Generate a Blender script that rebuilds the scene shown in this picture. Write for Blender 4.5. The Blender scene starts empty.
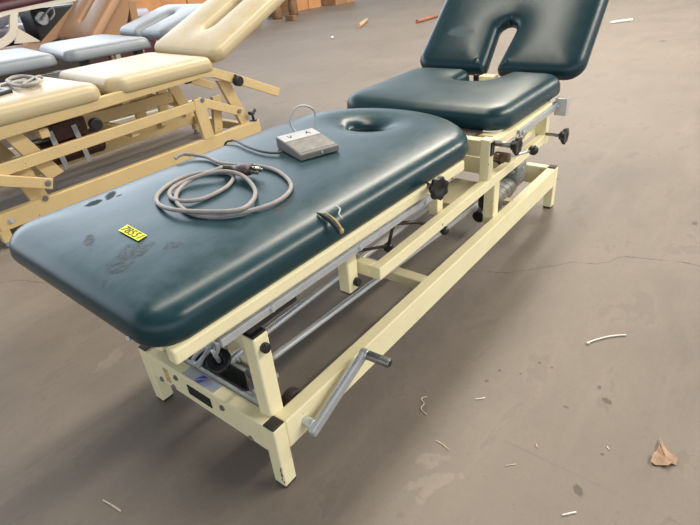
import bpy, bmesh, math, random
from mathutils import Vector, Matrix, Euler, Quaternion
from mathutils.geometry import delaunay_2d_cdt
random.seed(7)
S = bpy.context.scene
COL = S.collection
PI = math.pi

# ------------------------------------------------------------------ camera
CAM_LOC = Vector((-0.50159726, -0.72940351, 1.16980467))
CAM_ROT = Euler((1.03385126, 0.0865201718, -0.908410641), 'XYZ')
FPX = 513.58
cd = bpy.data.cameras.new('camera')
cam = bpy.data.objects.new('camera', cd)
COL.objects.link(cam)
cam.location = CAM_LOC
cam.rotation_euler = CAM_ROT
cd.sensor_width = 36
cd.lens = FPX / 700 * 36
cd.clip_end = 300
cd.clip_start = 0.02
S.camera = cam
CAM_M = CAM_ROT.to_matrix()


def at(px, py, axis, val):
    """real point of the place seen at photo pixel (px,py) on the plane axis=val"""
    d = CAM_M @ Vector(((px - 350) / FPX, (262.5 - py) / FPX, -1.0))
    i = 'xyz'.index(axis)
    return CAM_LOC + d * ((val - CAM_LOC[i]) / d[i])


# ------------------------------------------------------------------ materials
def _nodes(name):
    m = bpy.data.materials.new(name)
    m.use_nodes = True
    nt = m.node_tree
    return m, nt, nt.nodes['Principled BSDF']


def N(nt, t, **kw):
    n = nt.nodes.new(t)
    for k, v in kw.items():
        setattr(n, k, v)
    return n


def L(nt, a, b):
    nt.links.new(a, b)


def math_node(nt, op, a, b=None, clamp=False):
    n = N(nt, 'ShaderNodeMath', operation=op, use_clamp=clamp)
    for i, v in enumerate((a, b)):
        if v is None:
            continue
        if isinstance(v, (int, float)):
            n.inputs[i].default_value = v
        else:
            L(nt, v, n.inputs[i])
    return n.outputs[0]


def noise(nt, vec, scale, detail=4, rough=.55, dist=0.0):
    n = N(nt, 'ShaderNodeTexNoise')
    n.inputs['Scale'].default_value = scale
    n.inputs['Detail'].default_value = detail
    n.inputs['Roughness'].default_value = rough
    n.inputs['Distortion'].default_value = dist
    L(nt, vec, n.inputs['Vector'])
    return n.outputs['Fac']


def ramp(nt, fac, a, b, ca=(0, 0, 0, 1), cb=(1, 1, 1, 1)):
    r = N(nt, 'ShaderNodeValToRGB')
    r.color_ramp.elements[0].position = a
    r.color_ramp.elements[1].position = b
    r.color_ramp.elements[0].color = ca
    r.color_ramp.elements[1].color = cb
    L(nt, fac, r.inputs[0])
    return r.outputs[0]


def mix(nt, fac, a, b):
    n = N(nt, 'ShaderNodeMix', data_type='RGBA')
    for sock, v in ((n.inputs[0], fac), (n.inputs[6], a), (n.inputs[7], b)):
        if isinstance(v, (int, float)):
            sock.default_value = v
        elif isinstance(v, tuple):
            sock.default_value = (*v[:3], 1)
        else:
            L(nt, v, sock)
    return n.outputs[2]


def objvec(nt):
    return N(nt, 'ShaderNodeTexCoord').outputs['Object']


def scaled(nt, vec, s):
    n = N(nt, 'ShaderNodeMapping')
    n.inputs['Scale'].default_value = s
    L(nt, vec, n.inputs['Vector'])
    return n.outputs[0]


def bump(nt, bsdf, height, strength, dist=.01):
    b = N(nt, 'ShaderNodeBump')
    b.inputs['Strength'].default_value = strength
    b.inputs['Distance'].default_value = dist
    L(nt, height, b.inputs['Height'])
    L(nt, b.outputs[0], bsdf.inputs['Normal'])


def spots(nt, vec, items, wobble=.35, nscale=40):
    """mask of worn / stained patches: items = (x, y, rx, ry, angle)"""
    sep = N(nt, 'ShaderNodeSeparateXYZ')
    L(nt, vec, sep.inputs[0])
    nz = noise(nt, vec, nscale, 3, .6)
    out = None
    for (x, y, rx, ry, a) in items:
        dx = math_node(nt, 'SUBTRACT', sep.outputs[0], x)
        dy = math_node(nt, 'SUBTRACT', sep.outputs[1], y)
        c, s = math.cos(a), math.sin(a)
        u = math_node(nt, 'ADD', math_node(nt, 'MULTIPLY', dx, c / rx), math_node(nt, 'MULTIPLY', dy, s / rx))
        v = math_node(nt, 'ADD', math_node(nt, 'MULTIPLY', dx, -s / ry), math_node(nt, 'MULTIPLY', dy, c / ry))
        r = math_node(nt, 'ADD', math_node(nt, 'MULTIPLY', u, u), math_node(nt, 'MULTIPLY', v, v))
        r = math_node(nt, 'ADD', r, math_node(nt, 'MULTIPLY', math_node(nt, 'SUBTRACT', nz, .5), wobble * 6))
        m = math_node(nt, 'SUBTRACT', 1.0, math_node(nt, 'MULTIPLY', math_node(nt, 'SUBTRACT', r, .6), 1.6, True), True)
        out = m if out is None else math_node(nt, 'MAXIMUM', out, m)
    return out


def simple(name, col, rough=.5, metal=0.0, var=.12, scale=25, bmp=0.0, rvar=.08, spec=.5, bscale=None):
    m, nt, b = _nodes(name)
    v = objvec(nt)
    n = noise(nt, v, scale, 5, .6)
    d = tuple(c * (1 - var) for c in col)
    l = tuple(min(1, c * (1 + var)) for c in col)
    L(nt, mix(nt, ramp(nt, n, .3, .7), d, l), b.inputs['Base Color'])
    L(nt, math_node(nt, 'ADD', math_node(nt, 'MULTIPLY', n, rvar * 2), rough - rvar), b.inputs['Roughness'])
    b.inputs['Metallic'].default_value = metal
    b.inputs['Specular IOR Level'].default_value = spec
    if bmp:
        bump(nt, b, noise(nt, v, bscale or scale * 6, 4, .6), bmp, .003)
    return m


def paint(name, col, dirt, chip=(.10, .07, .045)):
    m, nt, b = _nodes(name)
    v = objvec(nt)
    n1 = noise(nt, v, 9, 5, .6)
    n2 = noise(nt, scaled(nt, v, (1, 1, 1)), 55, 6, .65)
    c = mix(nt, ramp(nt, n1, .35, .75), col, tuple(x * .92 for x in col))
    c = mix(nt, math_node(nt, 'MULTIPLY', ramp(nt, n2, .56, .80), .22), c, dirt)
    c = mix(nt, math_node(nt, 'MULTIPLY', ramp(nt, noise(nt, v, 11, 5, .6), .68, .72), .55), c, (col[0] * .82, col[1] * .68, col[2] * .55))
    c = mix(nt, ramp(nt, noise(nt, v, 34, 3, .5), .735, .75), c, chip)
    L(nt, c, b.inputs['Base Color'])
    L(nt, math_node(nt, 'ADD', math_node(nt, 'MULTIPLY', n2, .3), .28), b.inputs['Roughness'])
    bump(nt, b, n2, .04, .003)
    return m


def vinyl(name, dark, dust_sheen, rough=.34, stains=None, stain_col=(.01, .02, .025), dust_sheen_amt=.5, crease=.12, scuffs=None, spec=.5, smudge=None):
    m, nt, b = _nodes(name)
    v = objvec(nt)
    big = noise(nt, v, 6.0, 7, .66, .4)
    fine = noise(nt, v, 30, 7, .75)
    streak = noise(nt, scaled(nt, v, (6, 30, 6)), 3, 4, .6)
    geo = N(nt, 'ShaderNodeNewGeometry')
    sp = N(nt, 'ShaderNodeSeparateXYZ')
    L(nt, geo.outputs['Normal'], sp.inputs[0])
    up = ramp(nt, sp.outputs[2], .55, .98)  # paler tint on upward faces: dust mottling plus sheen painted into the colour
    f = math_node(nt, 'MULTIPLY', ramp(nt, math_node(nt, 'ADD', math_node(nt, 'MULTIPLY', big, .55), math_node(nt, 'MULTIPLY', fine, .45)), .38, .64), dust_sheen_amt)
    f = math_node(nt, 'MULTIPLY', math_node(nt, 'ADD', math_node(nt, 'MULTIPLY', f, .75), math_node(nt, 'MULTIPLY', ramp(nt, streak, .5, .72), .22 * dust_sheen_amt)), up)
    c = mix(nt, f, dark, dust_sheen)
    r = math_node(nt, 'ADD', math_node(nt, 'MULTIPLY', ramp(nt, math_node(nt, 'ADD', math_node(nt, 'MULTIPLY', big, .6), math_node(nt, 'MULTIPLY', fine, .4)), .25, .75), .13), rough - .065)
    sk = None
    if stains:
        k = sk = spots(nt, v, stains, .35, 70)
        c = mix(nt, math_node(nt, 'MULTIPLY', k, .85), c, stain_col)
        r = math_node(nt, 'ADD', r, math_node(nt, 'MULTIPLY', k, .25))
    if smudge:
        k = math_node(nt, 'MULTIPLY', spots(nt, v, smudge, .6, 34), ramp(nt, noise(nt, v, 60, 4, .7), .35, .6))
        c = mix(nt, math_node(nt, 'MULTIPLY', k, .9), c, stain_col)
        r = math_node(nt, 'ADD', r, math_node(nt, 'MULTIPLY', k, .25))
    if scuffs:
        k = spots(nt, v, scuffs, .25, 60)
        c = mix(nt, math_node(nt, 'MULTIPLY', k, .35), c, tuple(min(1, x * 1.6 + .04) for x in dust_sheen))
        r = math_node(nt, 'ADD', r, math_node(nt, 'MULTIPLY', k, .2))
    L(nt, c, b.inputs['Base Color'])
    L(nt, r, b.inputs['Roughness'])
    b.inputs['Specular IOR Level'].default_value = spec
    if sk is not None:
        L(nt, math_node(nt, 'MULTIPLY', math_node(nt, 'SUBTRACT', 1.0, math_node(nt, 'MULTIPLY', sk, .85)), spec), b.inputs['Specular IOR Level'])
    h = noise(nt, v, 4, 2, .4)
    bump(nt, b, h, crease, .02)
    return m


TEAL = (.003, .031, .039)
TEAL_DUST_SHEEN = (.034, .078, .098)  # bluish tint of the top, part dust, part painted sheen
M_paint = paint('cream paint', (.90, .81, .50), (.50, .40, .22))
M_paint_tan = paint('tan cream paint', (.66, .58, .36), (.42, .33, .19))  # darker tan version of the cream, for inner cross parts
M_paint_y = paint('mustard cream paint', (.66, .49, .235), (.48, .34, .14))
M_patch = simple('bare worn patch', (.55, .37, .17), .6, var=.3, scale=60)
M_steel = simple('zinc plated steel', (.55, .58, .60), .36, .55, .10, 30, .03)
M_steel_d = simple('dull steel', (.28, .28, .27), .42, .85, .2, 30, .05)
M_alu = simple('satin tube steel', (.72, .71, .68), .34, .35, .06, 12)
M_black = simple('black plastic', (.012, .012, .012), .36, 0, .3, 40, .05)
M_rubber = simple('dark brown rubber', (.035, .026, .024), .6, 0, .3, 60, .15)
M_iron = simple('dark lever steel', (.07, .055, .048), .45, .6, .3, 40, .1)
M_bronze = simple('brown bushing', (.13, .085, .06), .45, .5, .25, 50)
M_motor = simple('grey cast motor housing', (.26, .265, .25), .5, .3, .35, 35, .2)
M_maroon = simple('maroon motor housing', (.07, .03, .022), .45, .1, .3, 30)
M_label = simple('silver label film', (.62, .64, .66), .25, .5, .15, 40)
M_blue = simple('blue label ink', (.03, .045, .42), .5)
M_blue2 = simple('pale blue label ink', (.30, .34, .60), .5)
M_yellow = simple('fluorescent yellow sticker', (.80, .82, .02), .55, 0, .06, 40)
M_ink = simple('grey black ink', (.10, .09, .02), .7)
M_inkb = simple('black ink', (.01, .01, .01), .6)
M_cord = simple('grey cord rubber', (.30, .275, .255), .5, 0, .14, 60, .1)
M_cordd = simple('dark grey cable', (.07, .075, .08), .45, 0, .2, 60)
M_plug = simple('brown moulded plug', (.065, .042, .04), .38, 0, .25, 60)
M_brass = simple('nickel prongs', (.75, .70, .58), .25, 1, .05)
M_box = simple('grey box plastic', (.15, .145, .132), .5, 0, .2, 18, .08)
M_boxtop = simple('scuffed grey pad', (.20, .19, .175), .6, 0, .3, 35, .1)
M_white = simple('white panel', (.46, .47, .48), .4, 0, .05, 30)
M_wire = simple('grey wire', (.40, .41, .42), .4, .3, .1)
M_foam = simple('torn foam', (.46, .33, .15), .85, 0, .35, 90, .4)
M_tear = simple('dark torn vinyl edge', (.010, .018, .02), .5, 0, .3, 90)
M_fluff = simple('frayed white backing cloth', (.55, .56, .54), .9, 0, .2, 90, .3)

# main vinyl: dark wet marks and smudges near the front end
st = [(.061, .667, .028, .020, .3), (.118, .678, .040, .015, .9), (.126, .645, .010, .006, 0),
      ]
sm = [(-.064, .455, .045, .012, 1.1), (-.066, .290, .075, .032, .5), (-.015, .285, .035, .010, .6), (-.10, .255, .018, .012, 0), (.02, .24, .02, .02, 0), (.30, .17, .05, .02, .4)]
sc = [(-.06, .43, .005, .004, 0), (-.09, .47, .004, .004, 0)]
BX, BY = .9755, .294
sm = [(a - BX, b_ - BY, c, d, e) for a, b_, c, d, e in sm]
st = [(a - BX, b_ - BY, c, d, e) for a, b_, c, d, e in st]
sc = [(a - BX, b_ - BY, c, d, e) for a, b_, c, d, e in sc]
M_vinyl = vinyl('worn dark teal vinyl', TEAL, TEAL_DUST_SHEEN, .31, st, (.006, .014, .017), 1.0, .14, sc, smudge=sm, spec=.42)
M_vinyl2 = vinyl('dark teal vinyl', TEAL, (.022, .052, .062), .36, None, dust_sheen_amt=.6, spec=.42)
M_vinyl3 = vinyl('dark teal vinyl of headrest', (.003, .027, .036), (.016, .044, .056), .34, None, dust_sheen_amt=.4, spec=.42,
                 scuffs=[(2.13 - BX, .630 - BY, .022, .075, 0)])
M_vyel = vinyl('cream yellow vinyl', (.44, .36, .205), (.53, .49, .395), .38, None, dust_sheen_amt=1.0, crease=.2)
M_vgrey = vinyl('pale grey vinyl', (.21, .235, .26), (.31, .33, .355), .34, None, dust_sheen_amt=.7)
M_vbrown = vinyl('tan brown vinyl', (.36, .20, .105), (.56, .40, .29), .4, None, dust_sheen_amt=.6)
M_vbrown_d = vinyl('brown vinyl side', (.30, .165, .08), (.40, .25, .15), .45, None, dust_sheen_amt=.4)
M_vlav = vinyl('pale lavender vinyl', (.45, .44, .52), (.60, .59, .66), .4, None, dust_sheen_amt=.6)
M_vmar = vinyl('dark maroon vinyl', (.06, .012, .02), (.12, .04, .05), .35, None, dust_sheen_amt=.4)
M_whitep = paint('off white paint', (.66, .62, .52), (.50, .44, .34))
M_wood = simple('brown varnished wood', (.22, .115, .05), .45, 0, .3, 8)
M_card = simple('orange brown cardboard', (.52, .25, .10), .75, 0, .12, 6)
M_card2 = simple('brown cardboard', (.36, .19, .095), .8, 0, .2, 6)
M_cardd = simple('dark seam tape', (.20, .10, .05), .7, 0, .2, 8)
M_leaf = simple('dry brown leaf', (.34, .22, .14), .7, 0, .3, 60, .3)
M_tie = simple('white nylon', (.78, .74, .66), .45)
M_twig = simple('pale straw', (.60, .52, .42), .7, 0, .3, 60)
M_stub = simple('tan paper tube', (.52, .34, .20), .7)
M_stick = simple('red brown stick', (.33, .13, .08), .6)


def floor_material():
    m, nt, b = _nodes('stained concrete')
    v = N(nt, 'ShaderNodeTexCoord').outputs['Object']
    sep = N(nt, 'ShaderNodeSeparateXYZ')
    L(nt, v, sep.inputs[0])
    big = noise(nt, v, .9, 6, .62, .6)
    mid = noise(nt, scaled(nt, v, (1.0, 2.2, 1)), 3.1, 7, .66, .5)
    fine = noise(nt, v, 34, 9, .8)
    grit = noise(nt, v, 170, 3, .6)
    c = mix(nt, ramp(nt, big, .25, .75), (.132, .110, .090), (.196, .165, .136))
    c = mix(nt, math_node(nt, 'MULTIPLY', ramp(nt, mid, .38, .80), .50), c, (.265, .222, .182))
    c = mix(nt, math_node(nt, 'MULTIPLY', ramp(nt, mid, .60, .20), .30), c, (.105, .089, .075))
    c = mix(nt, math_node(nt, 'MULTIPLY', ramp(nt, fine, .42, .85), .30), c, (.28, .235, .19))
    c = mix(nt, math_node(nt, 'MULTIPLY', ramp(nt, fine, .60, .10), .30), c, (.08, .066, .053))
    c = mix(nt, math_node(nt, 'MULTIPLY', ramp(nt, grit, .60, .80), .16), c, (.33, .28, .235))
    # long sweeping wear streaks
    st_ = noise(nt, scaled(nt, v, (.5, 5.0, 1)), 2.2, 5, .6, .3)
    c = mix(nt, math_node(nt, 'MULTIPLY', ramp(nt, st_, .55, .75), .28), c, (.27, .23, .195))
    # dark drips, the pale scuff, small spots
    drips = spots(nt, v, [(.411, -.602, .017, .011, .6), (.746, -.578, .016, .010, 1.2), (.636, -.257, .008, .006, 0),
                          (.70, -.27, .006, .005, 0), (.80, -.36, .006, .005, .3), (.72, -.33, .005, .004, 0),
                          (.80, -.40, .005, .005, 0), (.55, -.62, .005, .005, 0), (.79, -.545, .010, .005, 0), (.66, -.49, .004, .010, 0),
                          (6.87, .45, .05, .04, 0), (2.05, -.6, .02, .012, 0), (2.3, .1, .014, .01, 0)], .35, 90)
    c = mix(nt, math_node(nt, 'MULTIPLY', drips, .8), c, (.07, .058, .048))
    pale = spots(nt, v, [(.285, -.265, .05, .022, -.9), (.235, -.30, .06, .02, -.7), (.19, -.30, .03, .015, 0),
                         (.02, .90, .06, .03, .3)], .9, 26)
    c = mix(nt, math_node(nt, 'MULTIPLY', pale, .22), c, (.38, .33, .28))
    # the wandering crack (x as a function of y) and a faint drawn line
    fc = N(nt, 'ShaderNodeFloatCurve')
    pts = [(-3.0, 2.62), (-1.6, 2.05), (-.676, 1.667), (-.59, 1.663), (-.489, 1.624), (-.406, 1.605), (-.37, 1.519), (-.332, 1.489),
           (-.243, 1.456), (-.216, 1.413), (-.156, 1.351), (-.061, 1.251), (.025, 1.21), (.5, 1.0), (1.2, .40), (1.69, .136), (1.835, .083), (1.9, .017), (3, -.5)]
    cv = fc.mapping.curves[0]
    fx = lambda y: (y + 3) / 6
    fy = lambda x: (x + 1) / 4
    cv.points[0].location = (fx(pts[0][0]), fy(pts[0][1]))
    cv.points[1].location = (fx(pts[-1][0]), fy(pts[-1][1]))
    for y, x in pts[1:-1]:
        p = cv.points.new(fx(y), fy(x))
    for p in cv.points:
        p.handle_type = 'VECTOR'
    fc.mapping.update()
    L(nt, math_node(nt, 'MULTIPLY', math_node(nt, 'ADD', sep.outputs[1], 3), 1 / 6), fc.inputs['Value'])
    cx = math_node(nt, 'SUBTRACT', math_node(nt, 'MULTIPLY', fc.outputs[0], 4), 1)
    wob = math_node(nt, 'MULTIPLY', math_node(nt, 'SUBTRACT', noise(nt, v, 38, 4, .6), .5), .035)
    d = math_node(nt, 'ABSOLUTE', math_node(nt, 'ADD', math_node(nt, 'SUBTRACT', sep.outputs[0], cx), wob))
    inr = math_node(nt, 'LESS_THAN', math_node(nt, 'ABSOLUTE', sep.outputs[1]), 2.9)
    crack = math_node(nt, 'MULTIPLY', math_node(nt, 'SUBTRACT', 1.0, math_node(nt, 'DIVIDE', d, .0055), True), inr)
    crack = math_node(nt, 'MULTIPLY', crack, ramp(nt, noise(nt, v, 9, 3, .5), .36, .52))
    c = mix(nt, math_node(nt, 'MULTIPLY', crack, .85), c, (.055, .045, .035))
    d2 = math_node(nt, 'ABSOLUTE', math_node(nt, 'SUBTRACT', sep.outputs[0], .452))
    ln = math_node(nt, 'SUBTRACT', 1.0, math_node(nt, 'DIVIDE', d2, .005), True)
    ln = math_node(nt, 'MULTIPLY', ln, math_node(nt, 'LESS_THAN', sep.outputs[1], -.29))
    ln = math_node(nt, 'MULTIPLY', ln, ramp(nt, noise(nt, v, 14, 3, .5), .38, .6))
    c = mix(nt, math_node(nt, 'MULTIPLY', ln, .5), c, (.12, .095, .08))
    L(nt, c, b.inputs['Base Color'])
    L(nt, math_node(nt, 'ADD', math_node(nt, 'MULTIPLY', mid, .22), .44), b.inputs['Roughness'])
    b.inputs['Specular IOR Level'].default_value = .5
    h = math_node(nt, 'ADD', math_node(nt, 'MULTIPLY', fine, .6), math_node(nt, 'MULTIPLY', grit, .4))
    h = math_node(nt, 'SUBTRACT', h, math_node(nt, 'MULTIPLY', crack, 1.0))
    bump(nt, b, h, .25, .004)
    return m


# ------------------------------------------------------------------ mesh helpers
def new():
    return bmesh.new()


def merge(bm, tmp, smooth=False):
    for f in tmp.faces:
        f.smooth = smooth
    me = bpy.data.meshes.new('t')
    tmp.to_mesh(me)
    tmp.free()
    bm.from_mesh(me)
    bpy.data.meshes.remove(me)


def beam(bm, p0, p1, w, h, bev=.004, up=(0, 0, 1), roll=0):
    """rectangular tube along p0-p1: w sideways, h along up"""
    p0, p1 = Vector(p0), Vector(p1)
    x = (p1 - p0)
    ln = x.length
    x.normalize()
    u = Vector(up)
    if abs(x.dot(u)) > .98:
        u = Vector((1, 0, 0))
    y = u.cross(x).normalized()
    z = x.cross(y)
    t = new()
    bmesh.ops.create_cube(t, size=1)
    for v in t.verts:
        v.co = Vector((v.co.x * ln, v.co.y * w, v.co.z * h))
    if bev:
        bmesh.ops.bevel(t, geom=t.edges[:], offset=bev, segments=2, affect='EDGES', profile=.5)
    m = Matrix((x, y, z)).transposed().to_4x4()
    m.translation = (p0 + p1) / 2
    bmesh.ops.transform(t, matrix=m, verts=t.verts)
    merge(bm, t)
    return bm


def box(bm, x0, x1, y0, y1, z0, z1, bev=.004):
    t = new()
    bmesh.ops.create_cube(t, size=1)
    for v in t.verts:
        v.co = Vector(((v.co.x + .5) * (x1 - x0) + x0, (v.co.y + .5) * (y1 - y0) + y0, (v.co.z + .5) * (z1 - z0) + z0))
    if bev:
        bmesh.ops.bevel(t, geom=t.edges[:], offset=bev, segments=2, affect='EDGES', profile=.5)
    merge(bm, t)
    return bm


def cyl(bm, p0, p1, r, r2=None, seg=20, bev=.0):
    p0, p1 = Vector(p0), Vector(p1)
    ax = p1 - p0
    t = new()
    bmesh.ops.create_cone(t, cap_ends=True, segments=seg, radius1=r, radius2=r if r2 is None else r2, depth=ax.length)
    if bev:
        es = [e for e in t.edges if len(e.link_faces) == 2 and any(len(f.verts) > 4 for f in e.link_faces)]
        bmesh.ops.bevel(t, geom=es, offset=bev, segments=2, affect='EDGES', profile=.5)
    q = Vector((0, 0, 1)).rotation_difference(ax.normalized())
    m = q.to_matrix().to_4x4()
    m.translation = (p0 + p1) / 2
    bmesh.ops.transform(t, matrix=m, verts=t.verts)
    for f in t.faces:
        f.smooth = len(f.verts) <= 4
    me = bpy.data.meshes.new('t')
    t.to_mesh(me)
    t.free()
    bm.from_mesh(me)
    bpy.data.meshes.remove(me)
    return bm


def ball(bm, p, r, sc=(1, 1, 1)):
    t = new()
    bmesh.ops.create_uvsphere(t, u_segments=20, v_segments=12, radius=r)
    for v in t.verts:
        v.co = Vector((v.co.x * sc[0], v.co.y * sc[1], v.co.z * sc[2])) + Vector(p)
    merge(bm, t, True)
    return bm


def catmull(pts, n=8, closed=False):
    pts = [Vector(p) for p in pts]
    out = []
    m = len(pts)
    for i in range(m if closed else m - 1):
        if closed:
            a, b_, c, d = pts[(i - 1) % m], pts[i], pts[(i + 1) % m], pts[(i + 2) % m]
        else:
            a, b_, c, d = pts[max(i - 1, 0)], pts[i], pts[i + 1], pts[min(i + 2, m - 1)]
        for k in range(n):
            t = k / n
            out.append(.5 * ((2 * b_) + (c - a) * t + (2 * a - 5 * b_ + 4 * c - d) * t * t + (3 * b_ - a - 3 * c + d) * t ** 3))
    if not closed:
        out.append(pts[-1])
    return out


def tube(bm, pts, r, seg=10, closed=False):
    pts = [Vector(p) for p in pts]
    rings = []
    nrm = None
    m = len(pts)
    for i, p in enumerate(pts):
        if closed:
            t = pts[(i + 1) % m] - pts[(i - 1) % m]
        else:
            t = pts[min(i + 1, m - 1)] - pts[max(i - 1, 0)]
        t.normalize()
        if nrm is None:
            u = Vector((0, 0, 1)) if abs(t.z) < .9 else Vector((1, 0, 0))
            nrm = (u - t * u.dot(t)).normalized()
        else:
            nrm = (nrm - t * nrm.dot(t)).normalized()
        bi = t.cross(nrm)
        rr = r(i / (m - 1)) if callable(r) else r
        rings.append([bm.verts.new(p + (nrm * math.cos(a) + bi * math.sin(a)) * rr) for a in [2 * PI * k / seg for k in range(seg)]])
    rng = range(m) if closed else range(m - 1)
    for i in rng:
        A, B = rings[i], rings[(i + 1) % m]
        for k in range(seg):
            f = bm.faces.new((A[k], A[(k + 1) % seg], B[(k + 1) % seg], B[k]))
            f.smooth = True
    if not closed:
        bm.faces.new(rings[0][::-1])
        bm.faces.new(rings[-1])
    return bm


def prism(bm, poly, vec, bev=.003):
    """extrude the planar 3D polygon by vec"""
    t = new()
    vs = [t.verts.new(Vector(p)) for p in poly]
    f = t.faces.new(vs)
    r = bmesh.ops.extrude_face_region(t, geom=[f])
    bmesh.ops.translate(t, vec=Vector(vec), verts=[g for g in r['geom'] if isinstance(g, bmesh.types.BMVert)])
    bmesh.ops.recalc_face_normals(t, faces=t.faces)
    if bev:
        bmesh.ops.bevel(t, geom=t.edges[:], offset=bev, segments=2, affect='EDGES', profile=.5)
    merge(bm, t)
    return bm


def obj(name, bm, m, parent=None):
    me = bpy.data.meshes.new(name)
    off = parent['_base'] if parent is not None and '_base' in parent else None
    p = parent
    o = bpy.data.objects.new(name, me)
    COL.objects.link(o)
    base = Vector((0, 0, 0))
    q = parent
    while q is not None:
        base += q.location
        q = q.parent
    bm.normal_update()
    bmesh.ops.translate(bm, vec=-base, verts=bm.verts)
    bm.to_mesh(me)
    bm.free()
    me.materials.append(m)
    o.parent = parent
    return o


def thing(name, label, cat, loc=(0, 0, 0), group=None):
    o = bpy.data.objects.new(name, None)
    o.empty_display_size = .1
    COL.objects.link(o)
    o.location = loc
    o['label'] = label
    o['category'] = cat
    if group:
        o['group'] = group
    return o


def single(name, bm, m, label, cat, base, group=None):
    """a thing that is one mesh, its origin at base"""
    me = bpy.data.meshes.new(name)
    bmesh.ops.translate(bm, vec=-Vector(base), verts=bm.verts)
    bm.normal_update()
    bm.to_mesh(me)
    bm.free()
    me.materials.append(m)
    o = bpy.data.objects.new(name, me)
    COL.objects.link(o)
    o.location = base
    o['label'] = label
    o['category'] = cat
    if group:
        o['group'] = group
    return o


def pieces(name, parent, m, fns):
    """one child object per builder function"""
    out = []
    for fn in fns:
        b_ = new()
        fn(b_)
        out.append(obj(name, b_, m, parent))
    return out


# ---------- upholstered pads
def rounded(corners, n=9):
    """polygon from (x, y, radius) corners, counter-clockwise"""
    out = []
    m = len(corners)
    for i in range(m):
        p = Vector(corners[i][:2]).to_2d()
        a = Vector(corners[i - 1][:2]).to_2d()
        b = Vector(corners[(i + 1) % m][:2]).to_2d()
        r = corners[i][2]
        if r <= 0:
            out.append(p)
            continue
        da, db = (a - p).normalized(), (b - p).normalized()
        ang = da.angle(db)
        d = r / math.tan(ang / 2)
        s, e = p + da * d, p + db * d
        cen = p + (da + db).normalized() * (r / math.sin(ang / 2))
        a0 = math.atan2(s.y - cen.y, s.x - cen.x)
        a1 = math.atan2(e.y - cen.y, e.x - cen.x)
        dd = (a1 - a0 + PI) % (2 * PI) - PI
        for k in range(n + 1):
            t = a0 + dd * k / n
            out.append(Vector((cen.x + r * math.cos(t), cen.y + r * math.sin(t))))
    return out


def resample(loop, step=.018):
    out = []
    m = len(loop)
    for i in range(m):
        a, b = loop[i], loop[(i + 1) % m]
        ln = (b - a).length
        if ln < 1e-6:
            continue
        k = max(1, int(ln / step))
        for j in range(k):
            out.append(a.lerp(b, j / k))
    return out


def inward(loop):
    m = len(loop)
    ns = []
    for i in range(m):
        t = loop[(i + 1) % m] - loop[i - 1]
        t.normalize()
        ns.append(Vector((-t.y, t.x)))
    # smooth the normals a little
    for _ in range(3):
        ns = [(ns[i - 1] + ns[i] * 2 + ns[(i + 1) % m]).normalized() for i in range(m)]
    return ns


def inside(p, loop):
    r = False
    m = len(loop)
    j = m - 1
    for i in range(m):
        a, b = loop[i], loop[j]
        if (a.y > p.y) != (b.y > p.y) and p.x < (b.x - a.x) * (p.y - a.y) / (b.y - a.y) + a.x:
            r = not r
        j = i
    return r


def edge_profile(T, r=.048, sharp=.012):
    """(inset, z) from the underside edge up and over the rounded top edge"""
    pr = [(sharp, 0), (sharp * .35, T * .04), (0.0, T * .14), (-.001, T * .30)]
    z0 = T * .38
    for k in range(0, 8):
        a = PI / 2 * .85 * k / 7
        pr.append((r * (1 - math.cos(a)), z0 + (T - .004 - z0) * math.sin(a) / math.sin(PI / 2 * .85)))
    return pr


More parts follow.
